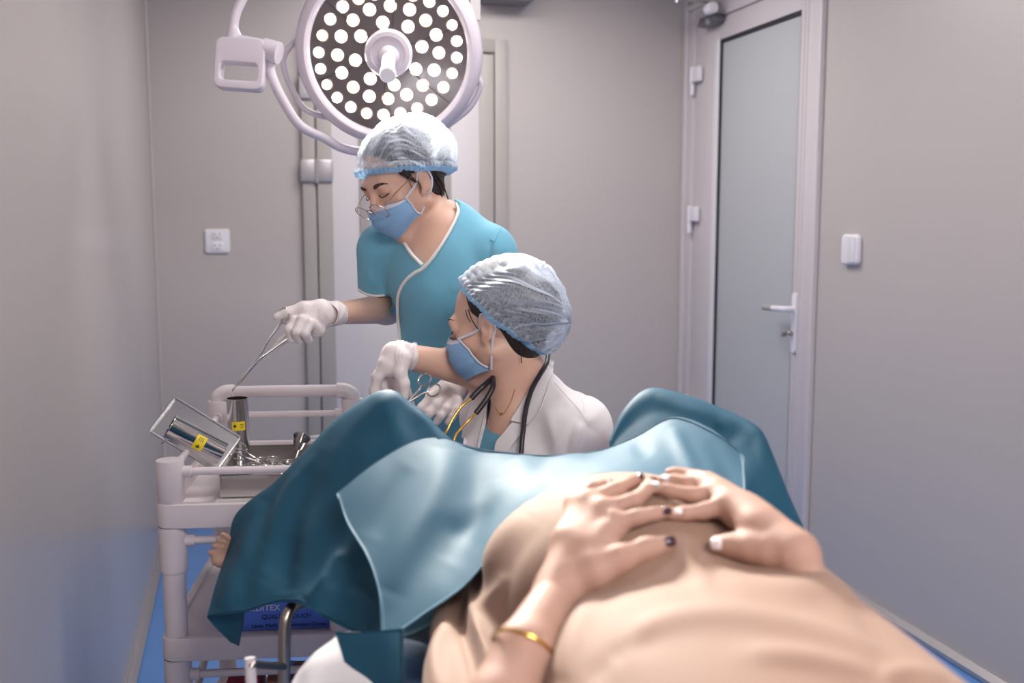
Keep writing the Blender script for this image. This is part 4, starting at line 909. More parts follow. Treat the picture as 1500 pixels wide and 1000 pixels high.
# ------------------------------------------------------------------ shared: mask, cap, spectacles in head coordinates
def face_mask(O, R, par, k=1.0, y0=.118, side=.064, top=-.004, bot=-.098, sidez=(-.012, -.066), ears=True, lab=None, blue=mask_m, syy=(.046, .022)):
    V = []; nu, nv = 41, 30
    for i in range(nv):
        t = i/(nv-1)
        for j in range(nu):
            a = (-1+2*j/(nu-1)); A = a*math.radians(82)
            yc = np.interp(t, [0, .18, .45, .7, 1], [y0-.012, y0+.002, y0+.004, y0-.004, y0-.026])
            zc = top+(bot-top)*t; zs = sidez[0]+(sidez[1]-sidez[0])*t
            w = math.sin(abs(A))/math.sin(math.radians(82))
            x = math.copysign(side*w, a)*(1-.10*(t > .7)*(t-.7)/.3)
            sy_ = syy[0]+(syy[1]-syy[0])*t; y = sy_+(yc-sy_)*(math.cos(A)**.75 if abs(A) < PI/2 else 0)
            z = zc+(zs-zc)*w**1.6
            pleat = .0032*(((t*3.6) % 1.0)-.5)*(1 if .12 < t < .9 else .3)*(1-.5*w)
            wr = .0022*math.sin(a*9+t*7)*(.3+w)
            V.append(O+R@np.array([x, y+pleat+wr, z])*k)
    V = np.array(V); idx = np.arange(nu*nv).reshape(nv, nu)
    Q = np.stack([idx[:-1, :-1], idx[1:, :-1], idx[1:, 1:], idx[:-1, 1:]], -1).reshape(-1, 4)
    N = nrm(V, Q)
    if np.mean((N@R[:, 1])) < 0: Q = Q[:, ::-1].copy()
    W_, Q2 = thicken(V, Q, nv, nu, .0012)
    o = fast_obj('face_mask', W_, Q2, blue, par)
    top_row = V[idx[0]]+R[:, 1]*.0012; b = []
    # pale folded edge along the bridge
    V2 = np.vstack([V[idx[r_]]+R[:, 1]*.0006 for r_ in (0, 1, 2, 3)]); i2 = np.arange(4*nu).reshape(4, nu)
    Q3 = np.stack([i2[:-1, :-1], i2[1:, :-1], i2[1:, 1:], i2[:-1, 1:]], -1).reshape(-1, 4)
    if np.mean((nrm(V2, Q3)@R[:, 1])) < 0: Q3 = Q3[:, ::-1].copy()
    W3, Q4 = thicken(V2, Q3, 4, nu, .0006); fast_obj('nose_edge', W3+R[:, 1]*.0006, Q4, maskw_m, o)
    for j in (0, nu-1):
        sx = 1 if V[idx[0, j]]@R[:, 0] > O@R[:, 0] else -1
        H = lambda x, y, z: O+R@np.array([sx*x, y, z])*k
        MB().add(*tube([V[idx[r_, j]] for r_ in range(0, nv, 3)], .0022, 8)).build('side_binding', maskw_m, o, smooth=True)
        P = [V[idx[0, j]], H(.070, .020, .004), H(.079, .004, .030), H(.082, -.014, .022), H(.080, -.020, -.004), H(.074, -.004, -.030), V[idx[-1, j]]]
        MB().add(*tube(catmull(P, 8), .0017, 8, flat=1.6)).build('ear_loop', maskw_m, o, smooth=True)
    return o
# ------------------------------------------------------------------ nurse
nu_ = empty('person', 'standing nurse in a teal tunic, glasses and white gloves, bending under the surgical lamp', 'person')
ND = .10
def N_(x, y, d): return AT(x, y, d+ND)
kN = 1.035
RN = frame(48, 33); ON = N_(593, 270, 2.41)
def add_nurse(s, cloth=0.0):
    c = cloth
    s.ell(N_(650, 405, 2.455), (.138+c, .100+c, .150+c), TR, .04)
    s.ell(N_(652, 500, 2.475), (.112+c, .088+c, .13+c), TR, .04)
    s.ell(N_(655, 600, 2.49), (.145+c, .112+c, .14+c), TR, .05)
    nb = N_(655, 335, 2.47)
    s.cap(nb, N_(566, 358, 2.50), .052+c, .048+c, .03); s.cap(nb, N_(716, 362, 2.42), .052+c, .048+c, .03)
    s.cap(N_(655, 345, 2.455), N_(650, 430, 2.44), .075+c, .085+c, .03)
TR = np.stack([cv(math.cos(.42), 0, math.sin(.42)), cv(-math.sin(.42), -.05, math.cos(.42)), cv(0, 1, .08)], 1)
sh_r, el_r, wr_r = N_(557, 368, 2.50), N_(566, 452, 2.57), N_(492, 459, 2.31)
sh_l, el_l, wr_l = N_(722, 376, 2.41), N_(748, 510, 2.42), N_(684, 560, 2.27)
s = Sdf(np.array([.05, 2.15, .02]), np.array([.95, 2.95, 1.80]), .0042)
Hn = add_head(s, ON, RN, kN)
nk = Hn(0, -.022, -.05)
s.cap(nk, N_(655, 345, 2.47), .050, .058, .022); s.cap(Hn(0, .0, -.06), N_(648, 365, 2.46), .040, .05, .02)
add_nurse(s)
s.chain([sh_r, el_r, wr_r], [.046, .039, .0255], .02); s.chain([sh_l, el_l, wr_l], [.046, .040, .026], .02)
gz = N_(655, 640, 2.50)
for sx in (-1, 1):
    hp = gz+TR[:, 0]*.08*sx; kn = np.array([hp[0], hp[1]-.02, .50]); an = np.array([hp[0], hp[1]+.02, .09])
    s.chain([hp, kn, an], [.085, .055, .036], .03); s.cap(an, an+np.array([-.06, -.14, -.045]), .034, .026, .02)
V, Q = s.mesh(); V = relax(V, Q, 1, .4)
fast_obj('body', V, Q, skin2_m, nu_); NS = Surf(V, Q)
# tunic
s = Sdf(np.array([.10, 2.15, .58]), np.array([.95, 2.95, 1.60]), .0042)
add_nurse(s, .011)
s.ell(N_(650, 690, 2.51), (.175, .135, .17), TR, .06)
s.cap(sh_r, sh_r+(el_r-sh_r)*.82+cv(-.006, 0, 0), .060, .064, .025); s.cap(sh_l, sh_l+(el_l-sh_l)*.55, .062, .062, .025)
s.chain([sh_r+(el_r-sh_r)*.60, sh_r+(el_r-sh_r)*1.3], [.043, .050], .006, 'sub') if False else None
V0, Q0 = s.mesh(); V0 = relax(V0, Q0, 2, .5); T0 = Surf(V0, Q0)
s.carve([(664, 292), (672, 300), (671, 314), (660, 338), (642, 368), (624, 389), (606, 372), (594, 355), (586, 343), (560, 300), (580, 240), (664, 240)], 2.0, 2.80)
s.carve([(500, 426), (524, 427), (545, 436), (572, 434), (573, 444), (566, 470), (500, 470)], 2.2, 2.95)
V, Q = s.mesh(); V = relax(V, Q, 2, .5)
V = pxmove(V, Q, [([(560, 350), (556, 390), (562, 430)], -.005, 6), ([(716, 350), (722, 390), (735, 430)], -.004, 6), ([(600, 520), (640, 515), (700, 525)], .003, 10), ([(612, 400), (640, 440), (650, 500)], .003, 16), ([(575, 400), (580, 450), (577, 500)], -.004, 9),
     ([(620, 560), (640, 600)], .005, 7), ([(640, 550), (665, 590)], -.005, 7), ([(690, 400), (660, 430)], .003, 10), ([(540, 395), (548, 420)], .004, 6), ([(585, 480), (620, 500), (680, 490)], -.003, 8)])
tun = fast_obj('tunic', V, Q, teal_m, nu_); TS = Surf(V, Q)
def piping(pts, r=.0042, off=.001, name='piping', mat=pipe_m, par=None, sf=None, flat=1.0, n=6):
    P = (sf or TS).line(pts, off, n)
    if len(P) > 2: return MB().add(*tube(P, r, 8, flat=flat)).build(name, mat, par or tun, smooth=True)
piping([(668, 299), (671, 309), (666, 324), (655, 345), (640, 369), (622, 391), (606, 401), (594, 412), (586, 426), (583, 445), (585, 480), (590, 515), (597, 555), (606, 592), (612, 620)], off=.0015, sf=T0)
piping([(586, 343), (592, 355), (603, 372), (618, 388)], off=.0005, sf=T0)
piping([(526, 424), (536, 430), (550, 433), (564, 432)], .0030)
piping([(717, 350), (724, 352), (735, 330)], .001, mat=teal_m, name='seam')
piping([(728, 345), (720, 365), (716, 400)], .0012, mat=teal_m, name='seam')
# trousers and shoes
s = Sdf(np.array([.10, 2.15, .02]), np.array([.95, 2.95, .95]), .007)
s.ell(gz, (.16, .125, .14), TR, .04)
for sx in (-1, 1):
    hp = gz+TR[:, 0]*.08*sx; kn = np.array([hp[0], hp[1]-.02, .50]); an = np.array([hp[0], hp[1]+.02, .11]); s.chain([hp, kn, an], [.10, .075, .065], .03)
V, Q = s.mesh(); fast_obj('trousers', V, Q, teal_m, nu_)
for sx in (-1, 1):
    hp = gz+TR[:, 0]*.08*sx; b0 = np.array([hp[0]+.012, hp[1]+.03, .05]); s = Sdf(b0-.25, b0+.2, .006); s.cap(b0, b0+np.array([-.075, -.16, -.008]), .046, .040, .02); s.ell(b0-np.array([.03, .06, .12]), (.3, .3, .075), None, .004, 'sub')
    V, Q = s.mesh(); fast_obj('shoe', V, Q, plast_m, nu_)
# hair, cap, mask, glasses
def hair_of(O, R, H, k, par, extra=(), bare=None, temple=True):
    s = Sdf(O-.19, O+.19, .0035)
    s.ell(H(0, -.020, .056), np.array((.0785, .092, .088))*k, R, .01); s.ell(H(0, -.085, .03), np.array((.055, .05, .05))*k, R, .03)
    s.ell(H(0, -.104, .020), np.array((.060, .042, .056))*k, R, .02); s.ell(H(0, -.045, -.03), np.array((.055, .05, .055))*k, R, .02)
    for x in (-1, 1)*temple: s.cap(H(x*.070, .040, .045), H(x*.071, .018, .006), .010, .003, .008)
    s.ell(H(0, .075, -.010), np.array((.075, .070, .080))*k, R, .01, 'sub')
    if bare: s.ell(H(*bare[0]), bare[1], R, .01, 'sub')
    for x in (-1, 1): s.ell(H(x*.082, -.002, -.002), np.array((.018, .022, .034))*k, R, .006, 'sub')
    V, Q = s.mesh(); o = fast_obj('hair', V, Q, hair_m, par)
    for P, r in extra: MB().add(*tube(catmull([H(*p) for p in P], 6), r, 6)).build('hair_strand', hair_m, o, smooth=True)
    return o
hair_of(ON, RN, Hn, kN, nu_, [([(.06, -.045, -.01), (.052, -.050, -.05), (.035, -.040, -.09)], .0022), ([(.062, -.05, -.0), (.052, -.062, -.045), (.045, -.058, -.10)], .0016), ([(.058, -.055, -.01), (.045, -.068, -.05)], .0012), ([(.072, .022, .02), (.076, .016, -.008), (.070, .022, -.020)], .0009), ([(.066, .045, .05), (.070, .035, .02), (.068, .035, .0)], .0010)])
net = bpy.data.materials.new('cap_netting'); net.use_nodes = True
def netmat(m, alpha_lo, alpha_hi, col, scale):
    nt = m.node_tree; N = nt.nodes; L = nt.links; b = N['Principled BSDF']; b.inputs['Base Color'].default_value = (*col, 1); b.inputs['Roughness'].default_value = .6
    tc = N.new('ShaderNodeTexCoord'); ns = N.new('ShaderNodeTexNoise'); ns.inputs['Scale'].default_value = scale; ns.inputs['Detail'].default_value = 3
    mp = N.new('ShaderNodeMapping'); mp.inputs['Scale'].default_value = (1.0, 1.0, .35); L.new(tc.outputs['Object'], mp.inputs[0]); L.new(mp.outputs[0], ns.inputs['Vector'])
    rm = N.new('ShaderNodeMapRange'); rm.inputs[1].default_value = .35; rm.inputs[2].default_value = .65; rm.inputs[3].default_value = alpha_lo; rm.inputs[4].default_value = alpha_hi; L.new(ns.outputs['Fac'], rm.inputs[0])
    lw = N.new('ShaderNodeLayerWeight'); lw.inputs[0].default_value = .45; ad = N.new('ShaderNodeMath'); ad.operation = 'ADD'; ad.use_clamp = True
    L.new(rm.outputs[0], ad.inputs[0]); L.new(lw.outputs['Facing'], ad.inputs[1])
    tr_ = N.new('ShaderNodeBsdfTransparent'); tl = N.new('ShaderNodeBsdfTranslucent'); tl.inputs[0].default_value = (*col, 1); m1 = N.new('ShaderNodeMixShader'); m1.inputs[0].default_value = .40
    L.new(b.outputs[0], m1.inputs[1]); L.new(tl.outputs[0], m1.inputs[2]); m2 = N.new('ShaderNodeMixShader'); L.new(ad.outputs[0], m2.inputs[0]); L.new(tr_.outputs[0], m2.inputs[1]); L.new(m1.outputs[0], m2.inputs[2])
    L.new(m2.outputs[0], N['Material Output'].inputs[0]); return m
netmat(net, .20, .44, S(222, 232, 248), 420)
netb = bpy.data.materials.new('cap_band'); netb.use_nodes = True; netmat(netb, .88, .98, S(160, 202, 238), 200)
def build_cap(O, R, k, par, c, r, rim, rimn, ripple, name='bouffant_cap', lump=(), band=.90):
    V, Q = cap_mesh(name, O, R, c, r, rim, rimn, None, None, ripple, nu=300, nv=110, k=k)
    nu, nv = V.shape[:2]; VV = V.reshape(-1, 3); 
    for i in range(nu): pass
    mids = np.tile((np.arange(nv-1)/(nv-1) > band).astype(int), nu)
    VV = relax(VV, Q, 1, .3)
    N = nrm(VV, Q)
    if np.mean(np.sum(N*(VV-(O+R@np.array(c)*k)), 1)) < 0: Q = Q[:, ::-1].copy()
    return fast_obj(name, VV, Q, [net, netb], par, mids=mids)
rng = np.random.RandomState(3); ph = rng.rand(12)*6.28
def rip_n(a, t, d, p):
    x, y, z = p
    q = 3*a+2*math.sin(2*a+ph[5])+1.2*math.sin(3*t+ph[6])
    f = .0016*math.sin(9*q+2.2*t+1.5*math.sin(4*a))+.0011*math.sin(15*q+ph[1]-4*t+1.3*math.sin(9*t))+.0007*math.sin(31*q+6*t)
    g = .0005*math.sin(t*80+3*math.sin(6*a)+2*math.sin(11*a))
    big = .0060*math.sin(5*a+ph[2]+2.5*t)*math.sin(PI*min(t*1.1, 1))+.0034*math.sin(8*a-3*t+ph[3])+.0022*math.sin(13*a+5*t)
    dn = d@np.array([.35, -.80, -.48]); big += .016*math.exp(-((dn-1)/.16)**2)
    band = 0
    if t > .84: band = .008*math.sin((t-.86)/.14*PI)+.0026*math.sin(60*a)*(1-abs(t-.95)*10 if abs(t-.95) < .1 else 0)
    return f*min(1, .25+t)+g+big+band
build_cap(ON, RN, kN, nu_, (0, -.035, .052), (.098, .125, .094), (0, .092, .064), (0, -.42, .90), rip_n)
face_mask(ON, RN, nu_, kN)
for x in (-1, 1):
    MB().add(*tube(catmull([Hn(x*.015, .0905, .017), Hn(x*.030, .0945, .0105), Hn(x*.047, .084, .0145)], 5), [.0008]+[.0013]*9+[.0008], 6)).build('eyelash', lid_m, nu_, smooth=True)
    pts = [NS.near(Hn(x*.016, .098, .036), .0005), NS.near(Hn(x*.030, .096, .041), .0005), NS.near(Hn(x*.045, .086, .040), .0005), NS.near(Hn(x*.054, .075, .035), .0005)]
    MB().add(*tube(catmull(pts, 5), [.0026]+[.0046]*7+[.0038]*4+[.0026]*3+[.0010], 8, flat=.4, upv=RN[:, 1])).build('eyebrow', brow_m, nu_, smooth=True)
wire = node_mat('rose_wire', S(190, 150, 140), .2, 1.0, .05, 20); lens = bpy.data.materials.new('spectacle_lens'); lens.use_nodes = True
_b = lens.node_tree.nodes['Principled BSDF']; _b.inputs['Base Color'].default_value = (.9, .8, .82, 1); _b.inputs['Alpha'].default_value = .22; _b.inputs['Roughness'].default_value = .05
_n = lens.node_tree.nodes.new('ShaderNodeTexNoise'); _n.inputs['Scale'].default_value = 8; _mr = lens.node_tree.nodes.new('ShaderNodeMapRange'); _mr.inputs[3].default_value = .18; _mr.inputs[4].default_value = .26
lens.node_tree.links.new(_n.outputs['Fac'], _mr.inputs[0]); lens.node_tree.links.new(_mr.outputs[0], _b.inputs['Alpha'])
gl = bpy.data.objects.new('eyeglasses', None); COL.objects.link(gl); gl.parent = nu_
gtilt = math.radians(24)
def G(x, y, z): # spectacle plane coordinates (lateral, out of plane, up)
    return Hn(x, .122+y+z*math.sin(gtilt), -.010+z*math.cos(gtilt)+y*.3)
for x in (-1, 1):
    ring = [G(x*.032+.0235*math.cos(a), -.004*abs(x*.032+.0235*math.cos(a))/.05, .0225*math.sin(a)) for a in np.linspace(0, 2*PI, 41)[:-1]]
    MB().add(*tube(ring, .0009, 8, closed=True)).build('rim', wire, gl, smooth=True)
    c = np.mean(ring, 0); V = [c]+ring; MB().add(V, [(0, i+1, (i+1) % 40+1) for i in range(40)]).build('lens', lens, gl)
    MB().add(*tube(catmull([G(x*.0555, -.004, .006), Hn(x*.068, .09, .010), Hn(x*.076, .04, .022), Hn(x*.079, .0, .032), Hn(x*.078, -.02, .018)], 6), .0009, 8)).build('temple_arm', wire, gl, smooth=True)
MB().add(*tube(catmull([G(-.0085, 0, .004), G(0, .003, .008), G(.0085, 0, .004)], 5), .0010, 8)).build('bridge', wire, gl, smooth=True)
MB().add(*lathe([(0, -.002), (.0022, 0), (0, .0022)], Hn(.080, .004, -.030), RN[:, 0], 12)).build('earring', gold_m, nu_, smooth=True)
# gloves
gN = []
w0 = wr_r
chs = [([wr_r, N_(470, 460, 2.275), N_(450, 468, 2.26)], [.029, .031, .029], .012),
       ([N_(470, 452, 2.265), N_(445, 452, 2.25), N_(422, 458, 2.24), N_(406, 464, 2.235)], [.022, .0165, .0125, .0095], .008),      # thumb
       ([N_(450, 470, 2.255), N_(432, 470, 2.235), N_(424, 482, 2.225), N_(427, 497, 2.235)], [.018, .0115, .0105, .0095], .005),    # index
       ([N_(458, 478, 2.255), N_(442, 468, 2.225), N_(434, 486, 2.215), N_(438, 498, 2.235)], [.018, .0115, .0105, .0095], .003),
       ([N_(465, 482, 2.26), N_(455, 473, 2.225), N_(447, 488, 2.215), N_(452, 497, 2.235)], [.018, .0112, .0102, .0095], .003),
       ([N_(462, 480, 2.28), N_(430, 488, 2.29), N_(412, 500, 2.29), N_(404, 510, 2.29)], [.017, .0105, .0092, .0080], .004)]
wrinkN = [([(470+i*4, 447), (468+i*4, 458), (470+i*4, 470)], .0012, 1.6) for i in range(4)]
g1, G1 = gloves('glove', chs, [(N_(455, 463, 2.27), (.034, .024, .022), None, .01), (N_(463, 484, 2.262), (.022, .02, .017), None, .01)], .0022, glove_m, nu_, wrinkN)
cuffd = (wr_r-el_r)/np.linalg.norm(wr_r-el_r)
def cuff(c, d, r0, r1, L, par, n=40, sd=1):
    rs = np.random.RandomState(sd); prof = np.linspace(0, 1, 14); ax = d/np.linalg.norm(d); a = np.cross(ax, [0, 0, 1.]); a /= np.linalg.norm(a); b = np.cross(ax, a); V = []; F = []
    for i, t in enumerate(prof):
        for k in range(n):
            th = 2*PI*k/n; r = r0+(r1-r0)*t+.0011*math.sin(5*th+9*t+sd)+.0010*math.sin(t*30+2*math.sin(3*th)); V.append(c+ax*(L*t)+(a*math.cos(th)+b*math.sin(th))*r)
    for i in range(len(prof)-1):
        for k in range(n): F.append((i*n+k, i*n+(k+1) % n, (i+1)*n+(k+1) % n, (i+1)*n+k))
    o = MB().add(V, F).build('cuff', glove_m, par, smooth=True); m = o.modifiers.new('t', 'SOLIDIFY'); m.thickness = .0008
    MB().add(*tube(V[:n], .0011, 6, closed=True)).build('cuff_roll', glove_m, par, smooth=True); return o
cuff(wr_r-cuffd*.004, cuffd, .0285, .0275, .045, g1)
# left glove, half hidden behind the seated doctor
chs = [([wr_l, N_(660, 572, 2.25), N_(640, 584, 2.235)], [.028, .030, .026], .012), ([N_(655, 568, 2.22), N_(632, 582, 2.205), N_(618, 597, 2.20), N_(610, 606, 2.20)], [.018, .0125, .0105, .009], .005),
       ([N_(650, 578, 2.22), N_(640, 592, 2.20), N_(630, 604, 2.195), N_(624, 614, 2.20)], [.017, .0115, .0102, .009], .004), ([N_(658, 585, 2.225), N_(654, 598, 2.205), N_(646, 608, 2.20), N_(640, 617, 2.205)], [.017, .0112, .010, .009], .004),
       ([N_(668, 588, 2.23), N_(668, 600, 2.215), N_(662, 610, 2.21), N_(656, 618, 2.21)], [.016, .0105, .0092, .008], .004), ([N_(650, 590, 2.26), N_(625, 598, 2.25), N_(606, 612, 2.25)], [.018, .013, .010], .006)]
g2, G2 = gloves('glove', chs, [(N_(648, 580, 2.24), (.036, .026, .024), None, .012)], .0024, glove_m, nu_, [([(640, 575), (650, 590)], .001, 3)])
cd2 = (wr_l-el_l)/np.linalg.norm(wr_l-el_l); cuff(wr_l-cd2*.012, cd2, .0305, .030, .045, g2, sd=2)
# long forceps in the right glove
fp = empty('needle_holder', 'long steel needle holder held in the right glove of the standing nurse', 'forceps')
tip = N_(340, 572, 2.23); piv = N_(377, 528, 2.235)
for i, (a, b, c, rc, rx, ry, rd) in enumerate((((350, 560), (392, 500), (412, 472), (416, 461), .013, .017, 2.232), ((350, 560), (398, 513), (430, 490), (444, 478), .016, .014, 2.245))):
    sd = .0012*(1 if i else -1)
    P = [tip+UP*sd, N_(a[0], a[1], 2.232)+RT*sd, piv+RT*sd, N_(b[0], b[1], 2.237), N_(c[0], c[1], 2.24), N_(rc[0]-3, rc[1]+rx*400, rd)]
    bl = MB().add(*tube(catmull(P, 6), [.0009]+[.0020]*5+[.0032]*10+[.0026]*12+[.0022]*3, 8)).build('shank', steel_m, fp, smooth=True)
    cc = N_(rc[0], rc[1], rd); ring = [cc+cv(rx*math.cos(t)*.9, ry*math.sin(t)*.9, .004*math.cos(t)) for t in np.linspace(0, 2*PI, 33)[:-1]]
    MB().add(*tube(ring, .0017, 8, closed=True)).build('finger_ring', steel_m, fp, smooth=True)
MB().add(*lathe([(0, -.004), (.0042, -.0036), (.0042, .0036), (0, .004)], piv, -FW, 12)).build('pivot', steel_m, fp, smooth=True)
MB().add(*tube([N_(411, 472, 2.24), N_(420, 475, 2.24)], .0016, 6)).build('ratchet', steel_m, fp, smooth=True)
# ------------------------------------------------------------------ seated doctor
do = empty('person', 'seated doctor in a white coat with a stethoscope, head turned left, between the draped knees', 'person')
kD = 1.0
RD = frame(108, 15); OD = AT(730, 482, 2.17)
psi = math.radians(38)
DR = np.stack([cv(math.cos(psi), 0, math.sin(psi)), cv(-math.sin(psi), -.05, math.cos(psi)), cv(0, 1, .05)], 1)
d_shl, d_shr = AT(846, 628, 2.09), AT(716, 610, 2.30)
d_elr, d_wrr = AT(716, 548, 2.27), AT(594, 521, 2.16)
def add_doc(s, c=0.0):
    s.ell(AT(782, 690, 2.19), (.150+c, .105+c, .150+c), DR, .04)
    s.ell(AT(785, 800, 2.22), (.125+c, .10+c, .15+c), DR, .04)
    nb = AT(778, 585, 2.215)
    s.cap(nb, d_shl, .050+c, .046+c, .03); s.cap(nb, d_shr, .050+c, .045+c, .03)
s = Sdf(np.array([.20, 1.72, .02]), np.array([1.02, 2.62, 1.42]), .0042)
Hd = add_head(s, OD, RD, kD)
s.cap(Hd(0, -.022, -.045), AT(778, 590, 2.21), .050, .056, .025); s.cap(Hd(0, .0, -.055), AT(752, 610, 2.17), .036, .045, .03)
add_doc(s)
s.chain([d_shr, d_elr, d_wrr], [.046, .043, .0262], .02)
d_ell, d_wrl = AT(862, 780, 2.13), AT(800, 780, 2.02)
s.chain([d_shl, d_ell, d_wrl], [.048, .040, .026], .02)
s.cap(d_wrl, d_wrl+cv(-.08, .0, .03), .028, .02, .02)
hip0 = AT(786, 900, 2.24)
for sx in (-1, 1):
    hp = hip0+DR[:, 0]*.09*sx; kn = np.array([hp[0]-.10+sx*.04, hp[1]-.18 if sx > 0 else hp[1]-.10, .50]); an = kn+np.array([0, .10, -.41])
    s.chain([hp, kn, an], [.085, .058, .036], .03); s.cap(an, an+np.array([-.03, -.14, -.03]), .034, .026, .02)
V, Q = s.mesh(); V = relax(V, Q, 1, .4)
fast_obj('body', V, Q, skin2_m, do); DS = Surf(V, Q)
# teal top under the coat
s = Sdf(np.array([.25, 1.72, .70]), np.array([.95, 2.45, 1.20]), .0045); add_doc(s, .006)
s.carve([(795, 530), (760, 620), (742, 645), (728, 628), (720, 590), (728, 560), (740, 520)], 1.9, 2.6)
V, Q = s.mesh(); V = relax(V, Q, 2, .5); fast_obj('scrub_top', V, Q, teal_m, do)
# coat
s = Sdf(np.array([.22, 1.66, .42]), np.array([1.06, 2.62, 1.22]), .0045); add_doc(s, .016)
s.ell(AT(786, 880, 2.24), (.165, .14, .16), DR, .05)
s.chain([d_shl, d_shl+(d_ell-d_shl)*1.0, d_wrl], [.068, .060, .05], .03); s.cap(d_shr, d_shr+(d_elr-d_shr)*.35+cv(.01, 0, -.01), .058, .052, .03)
VC0, QC0 = s.mesh(); VC0 = relax(VC0, QC0, 2, .5); CS0 = Surf(VC0, QC0)
s.carve([(806, 520), (797, 545), (780, 590), (768, 612), (752, 632), (729, 652), (728, 700), (700, 700), (703, 655), (712, 620), (716, 585), (716, 545), (740, 500), (800, 500)], 1.9, 2.34)
V, Q = s.mesh(); V = relax(V, Q, 2, .5)
V = pxmove(V, Q, [([(862, 572), (838, 620), (826, 670)], -.006, 7), ([(880, 600), (850, 630), (838, 668)], .005, 8), ([(805, 550), (826, 580), (850, 600)], .004, 8), ([(800, 600), (812, 640), (815, 670)], .004, 8), ([(760, 640), (770, 665)], .003, 6), ([(845, 610), (880, 640)], -.004, 6), ([(700, 560), (690, 600), (682, 645)], .004, 8)])
coat = fast_obj('white_coat', V, Q, coat_m, do); CS = Surf(V, Q)
# collar and lapels as folded sheets
def poly_sheet(name, L, R_, off, t=.0022, nu=16, nv=30, mat=coat_m, par=coat, sf=None):
    return strip(sf or CS0, L, R_, nu, nv, off, t, name, mat, par)[0]
poly_sheet('lapel', [(800, 524), (785, 560), (768, 592), (758, 608), (751, 619)], [(812, 528), (806, 560), (800, 590), (792, 608), (776, 624)], .010)
poly_sheet('lapel', [(752, 620), (740, 635), (728, 652), (727, 690)], [(775, 624), (762, 640), (748, 662), (742, 695)], .006)
poly_sheet('lapel', [(716, 552), (702, 570), (692, 600), (680, 640), (674, 690)], [(722, 556), (718, 590), (712, 620), (704, 655), (699, 700)], .009)
piping([(742, 470), (742, 471)], .001, sf=CS0) if False else None
MB().add(*tube(CS.line([(812, 560), (830, 580), (850, 602), (866, 626)], .0004), .0009, 6)).build('seam', coat_m, coat, smooth=True)
MB().add(*tube(CS.line([(822, 545), (846, 572), (856, 600), (850, 640), (846, 668)], .0002), .0009, 6)).build('seam', coat_m, coat, smooth=True)
# trousers, shoes, stool
s = Sdf(np.array([.20, 1.60, .02]), np.array([1.02, 2.62, .95]), .007); s.ell(hip0, (.15, .125, .12), DR, .04)
for sx in (-1, 1):
    hp = hip0+DR[:, 0]*.09*sx; kn = np.array([hp[0]-.10+sx*.04, hp[1]-.18 if sx > 0 else hp[1]-.10, .50]); an = kn+np.array([0, .10, -.38]); s.chain([hp, kn, an], [.10, .075, .06], .03)
V, Q = s.mesh(); fast_obj('trousers', V, Q, teal_m, do)
for sx in (-1, 1):
    hp = hip0+DR[:, 0]*.09*sx; kn = np.array([hp[0]-.10+sx*.04, hp[1]-.18 if sx > 0 else hp[1]-.10, .50]); an = kn+np.array([0, .10, -.44])
    s = Sdf(an-.25, an+.2, .006); s.cap(an+np.array([0, .02, 0]), an+np.array([-.035, -.16, -.01]), .046, .040, .02); s.ell(an-np.array([.03, .06, .13]), (.3, .3, .075), None, .004, 'sub'); V, Q = s.mesh(); fast_obj('shoe', V, Q, plast_m, do)
st = empty('stool', 'round stool with a black seat under the seated doctor', 'stool')
sc = np.array([hip0[0]+.01, hip0[1]+.03, 0]); sz = hip0[2]-.135
MB().add(*lathe([(0, sz-.05), (.16, sz-.05), (.175, sz-.04), (.178, sz-.02), (.165, sz-.004), (0, sz)], sc, (0, 0, 1), 40)).build('seat', black_m, st, smooth=True)
MB().add(*lathe([(0, .10), (.024, .10), (.024, sz-.05), (0, sz-.05)], sc, (0, 0, 1), 20)).build('column', steel2_m, st, smooth=True)
for k in range(5):
    a = 2*PI*k/5; e = sc+np.array([math.cos(a)*.22, math.sin(a)*.22, .075]); MB().add(*tube([sc+np.array([0, 0, .12]), e], [.014, .010], 10)).build('leg', steel2_m, st, smooth=True)
    MB().add(*lathe([(.004, -.012), (.026, -.010), (.028, 0), (.026, .010), (.004, .012)], e-np.array([0, 0, .047]), (-math.sin(a), math.cos(a), 0), 18)).build('caster', black_m, st, smooth=True)
# hair, cap, mask
hair_of(OD, RD, Hd, kD, do, [([(.070, .030, .050), (.0775, .026, .030), (.074, .022, .012), (.076, .017, .004)], .0012), ([(.070, .036, .05), (.076, .034, .034), (.0745, .030, .022)], .0010), ([(.060, -.05, -.03), (.050, -.052, -.06), (.045, -.045, -.085)], .0010), ([(.055, -.055, -.04), (.040, -.066, -.07)], .0012)], bare=((0, .098, .050), (.10, .082, .105)), temple=False)
ph2 = rng.rand(12)*6.28
def rip_d(a, t, d, p):
    x, y, z = p
    # ribs run across the long pleats that sweep from brow to nape
    u = math.atan2(x, z-.0+.02); pl = (u*9+1.2*math.sin(3*y*20)) 
    q_ = y*.62-z*.78; rib = .0030*abs(math.sin(q_*230+2.2*math.sin(u*9)+.6*math.sin(u*31)))-.0015
    pleat = .0030*math.sin(u*13+ph2[0]+y*14)+.0016*math.sin(u*27+y*9)
    if y < -.05: pleat *= 1+min((-.05-y)*22, 1.4)
    big = .004*math.sin(5*a+ph2[1]+2*t)
    band = .0035*math.sin((t-.84)/.16*PI)+.0016*math.sin(46*a) if t > .84 else 0
    dn = d@np.array([.1, -.80, -.58]); big += .016*math.exp(-((dn-1)/.14)**2)
    return (rib+pleat*.8)*min(1, .3+t*1.2)+big+band
def plane_n(p1, p2):
    d = np.array(p2, float)-np.array(p1, float); n = np.cross([1, 0, 0], d); n = n/np.linalg.norm(n); return n if n[2] > 0 else -n
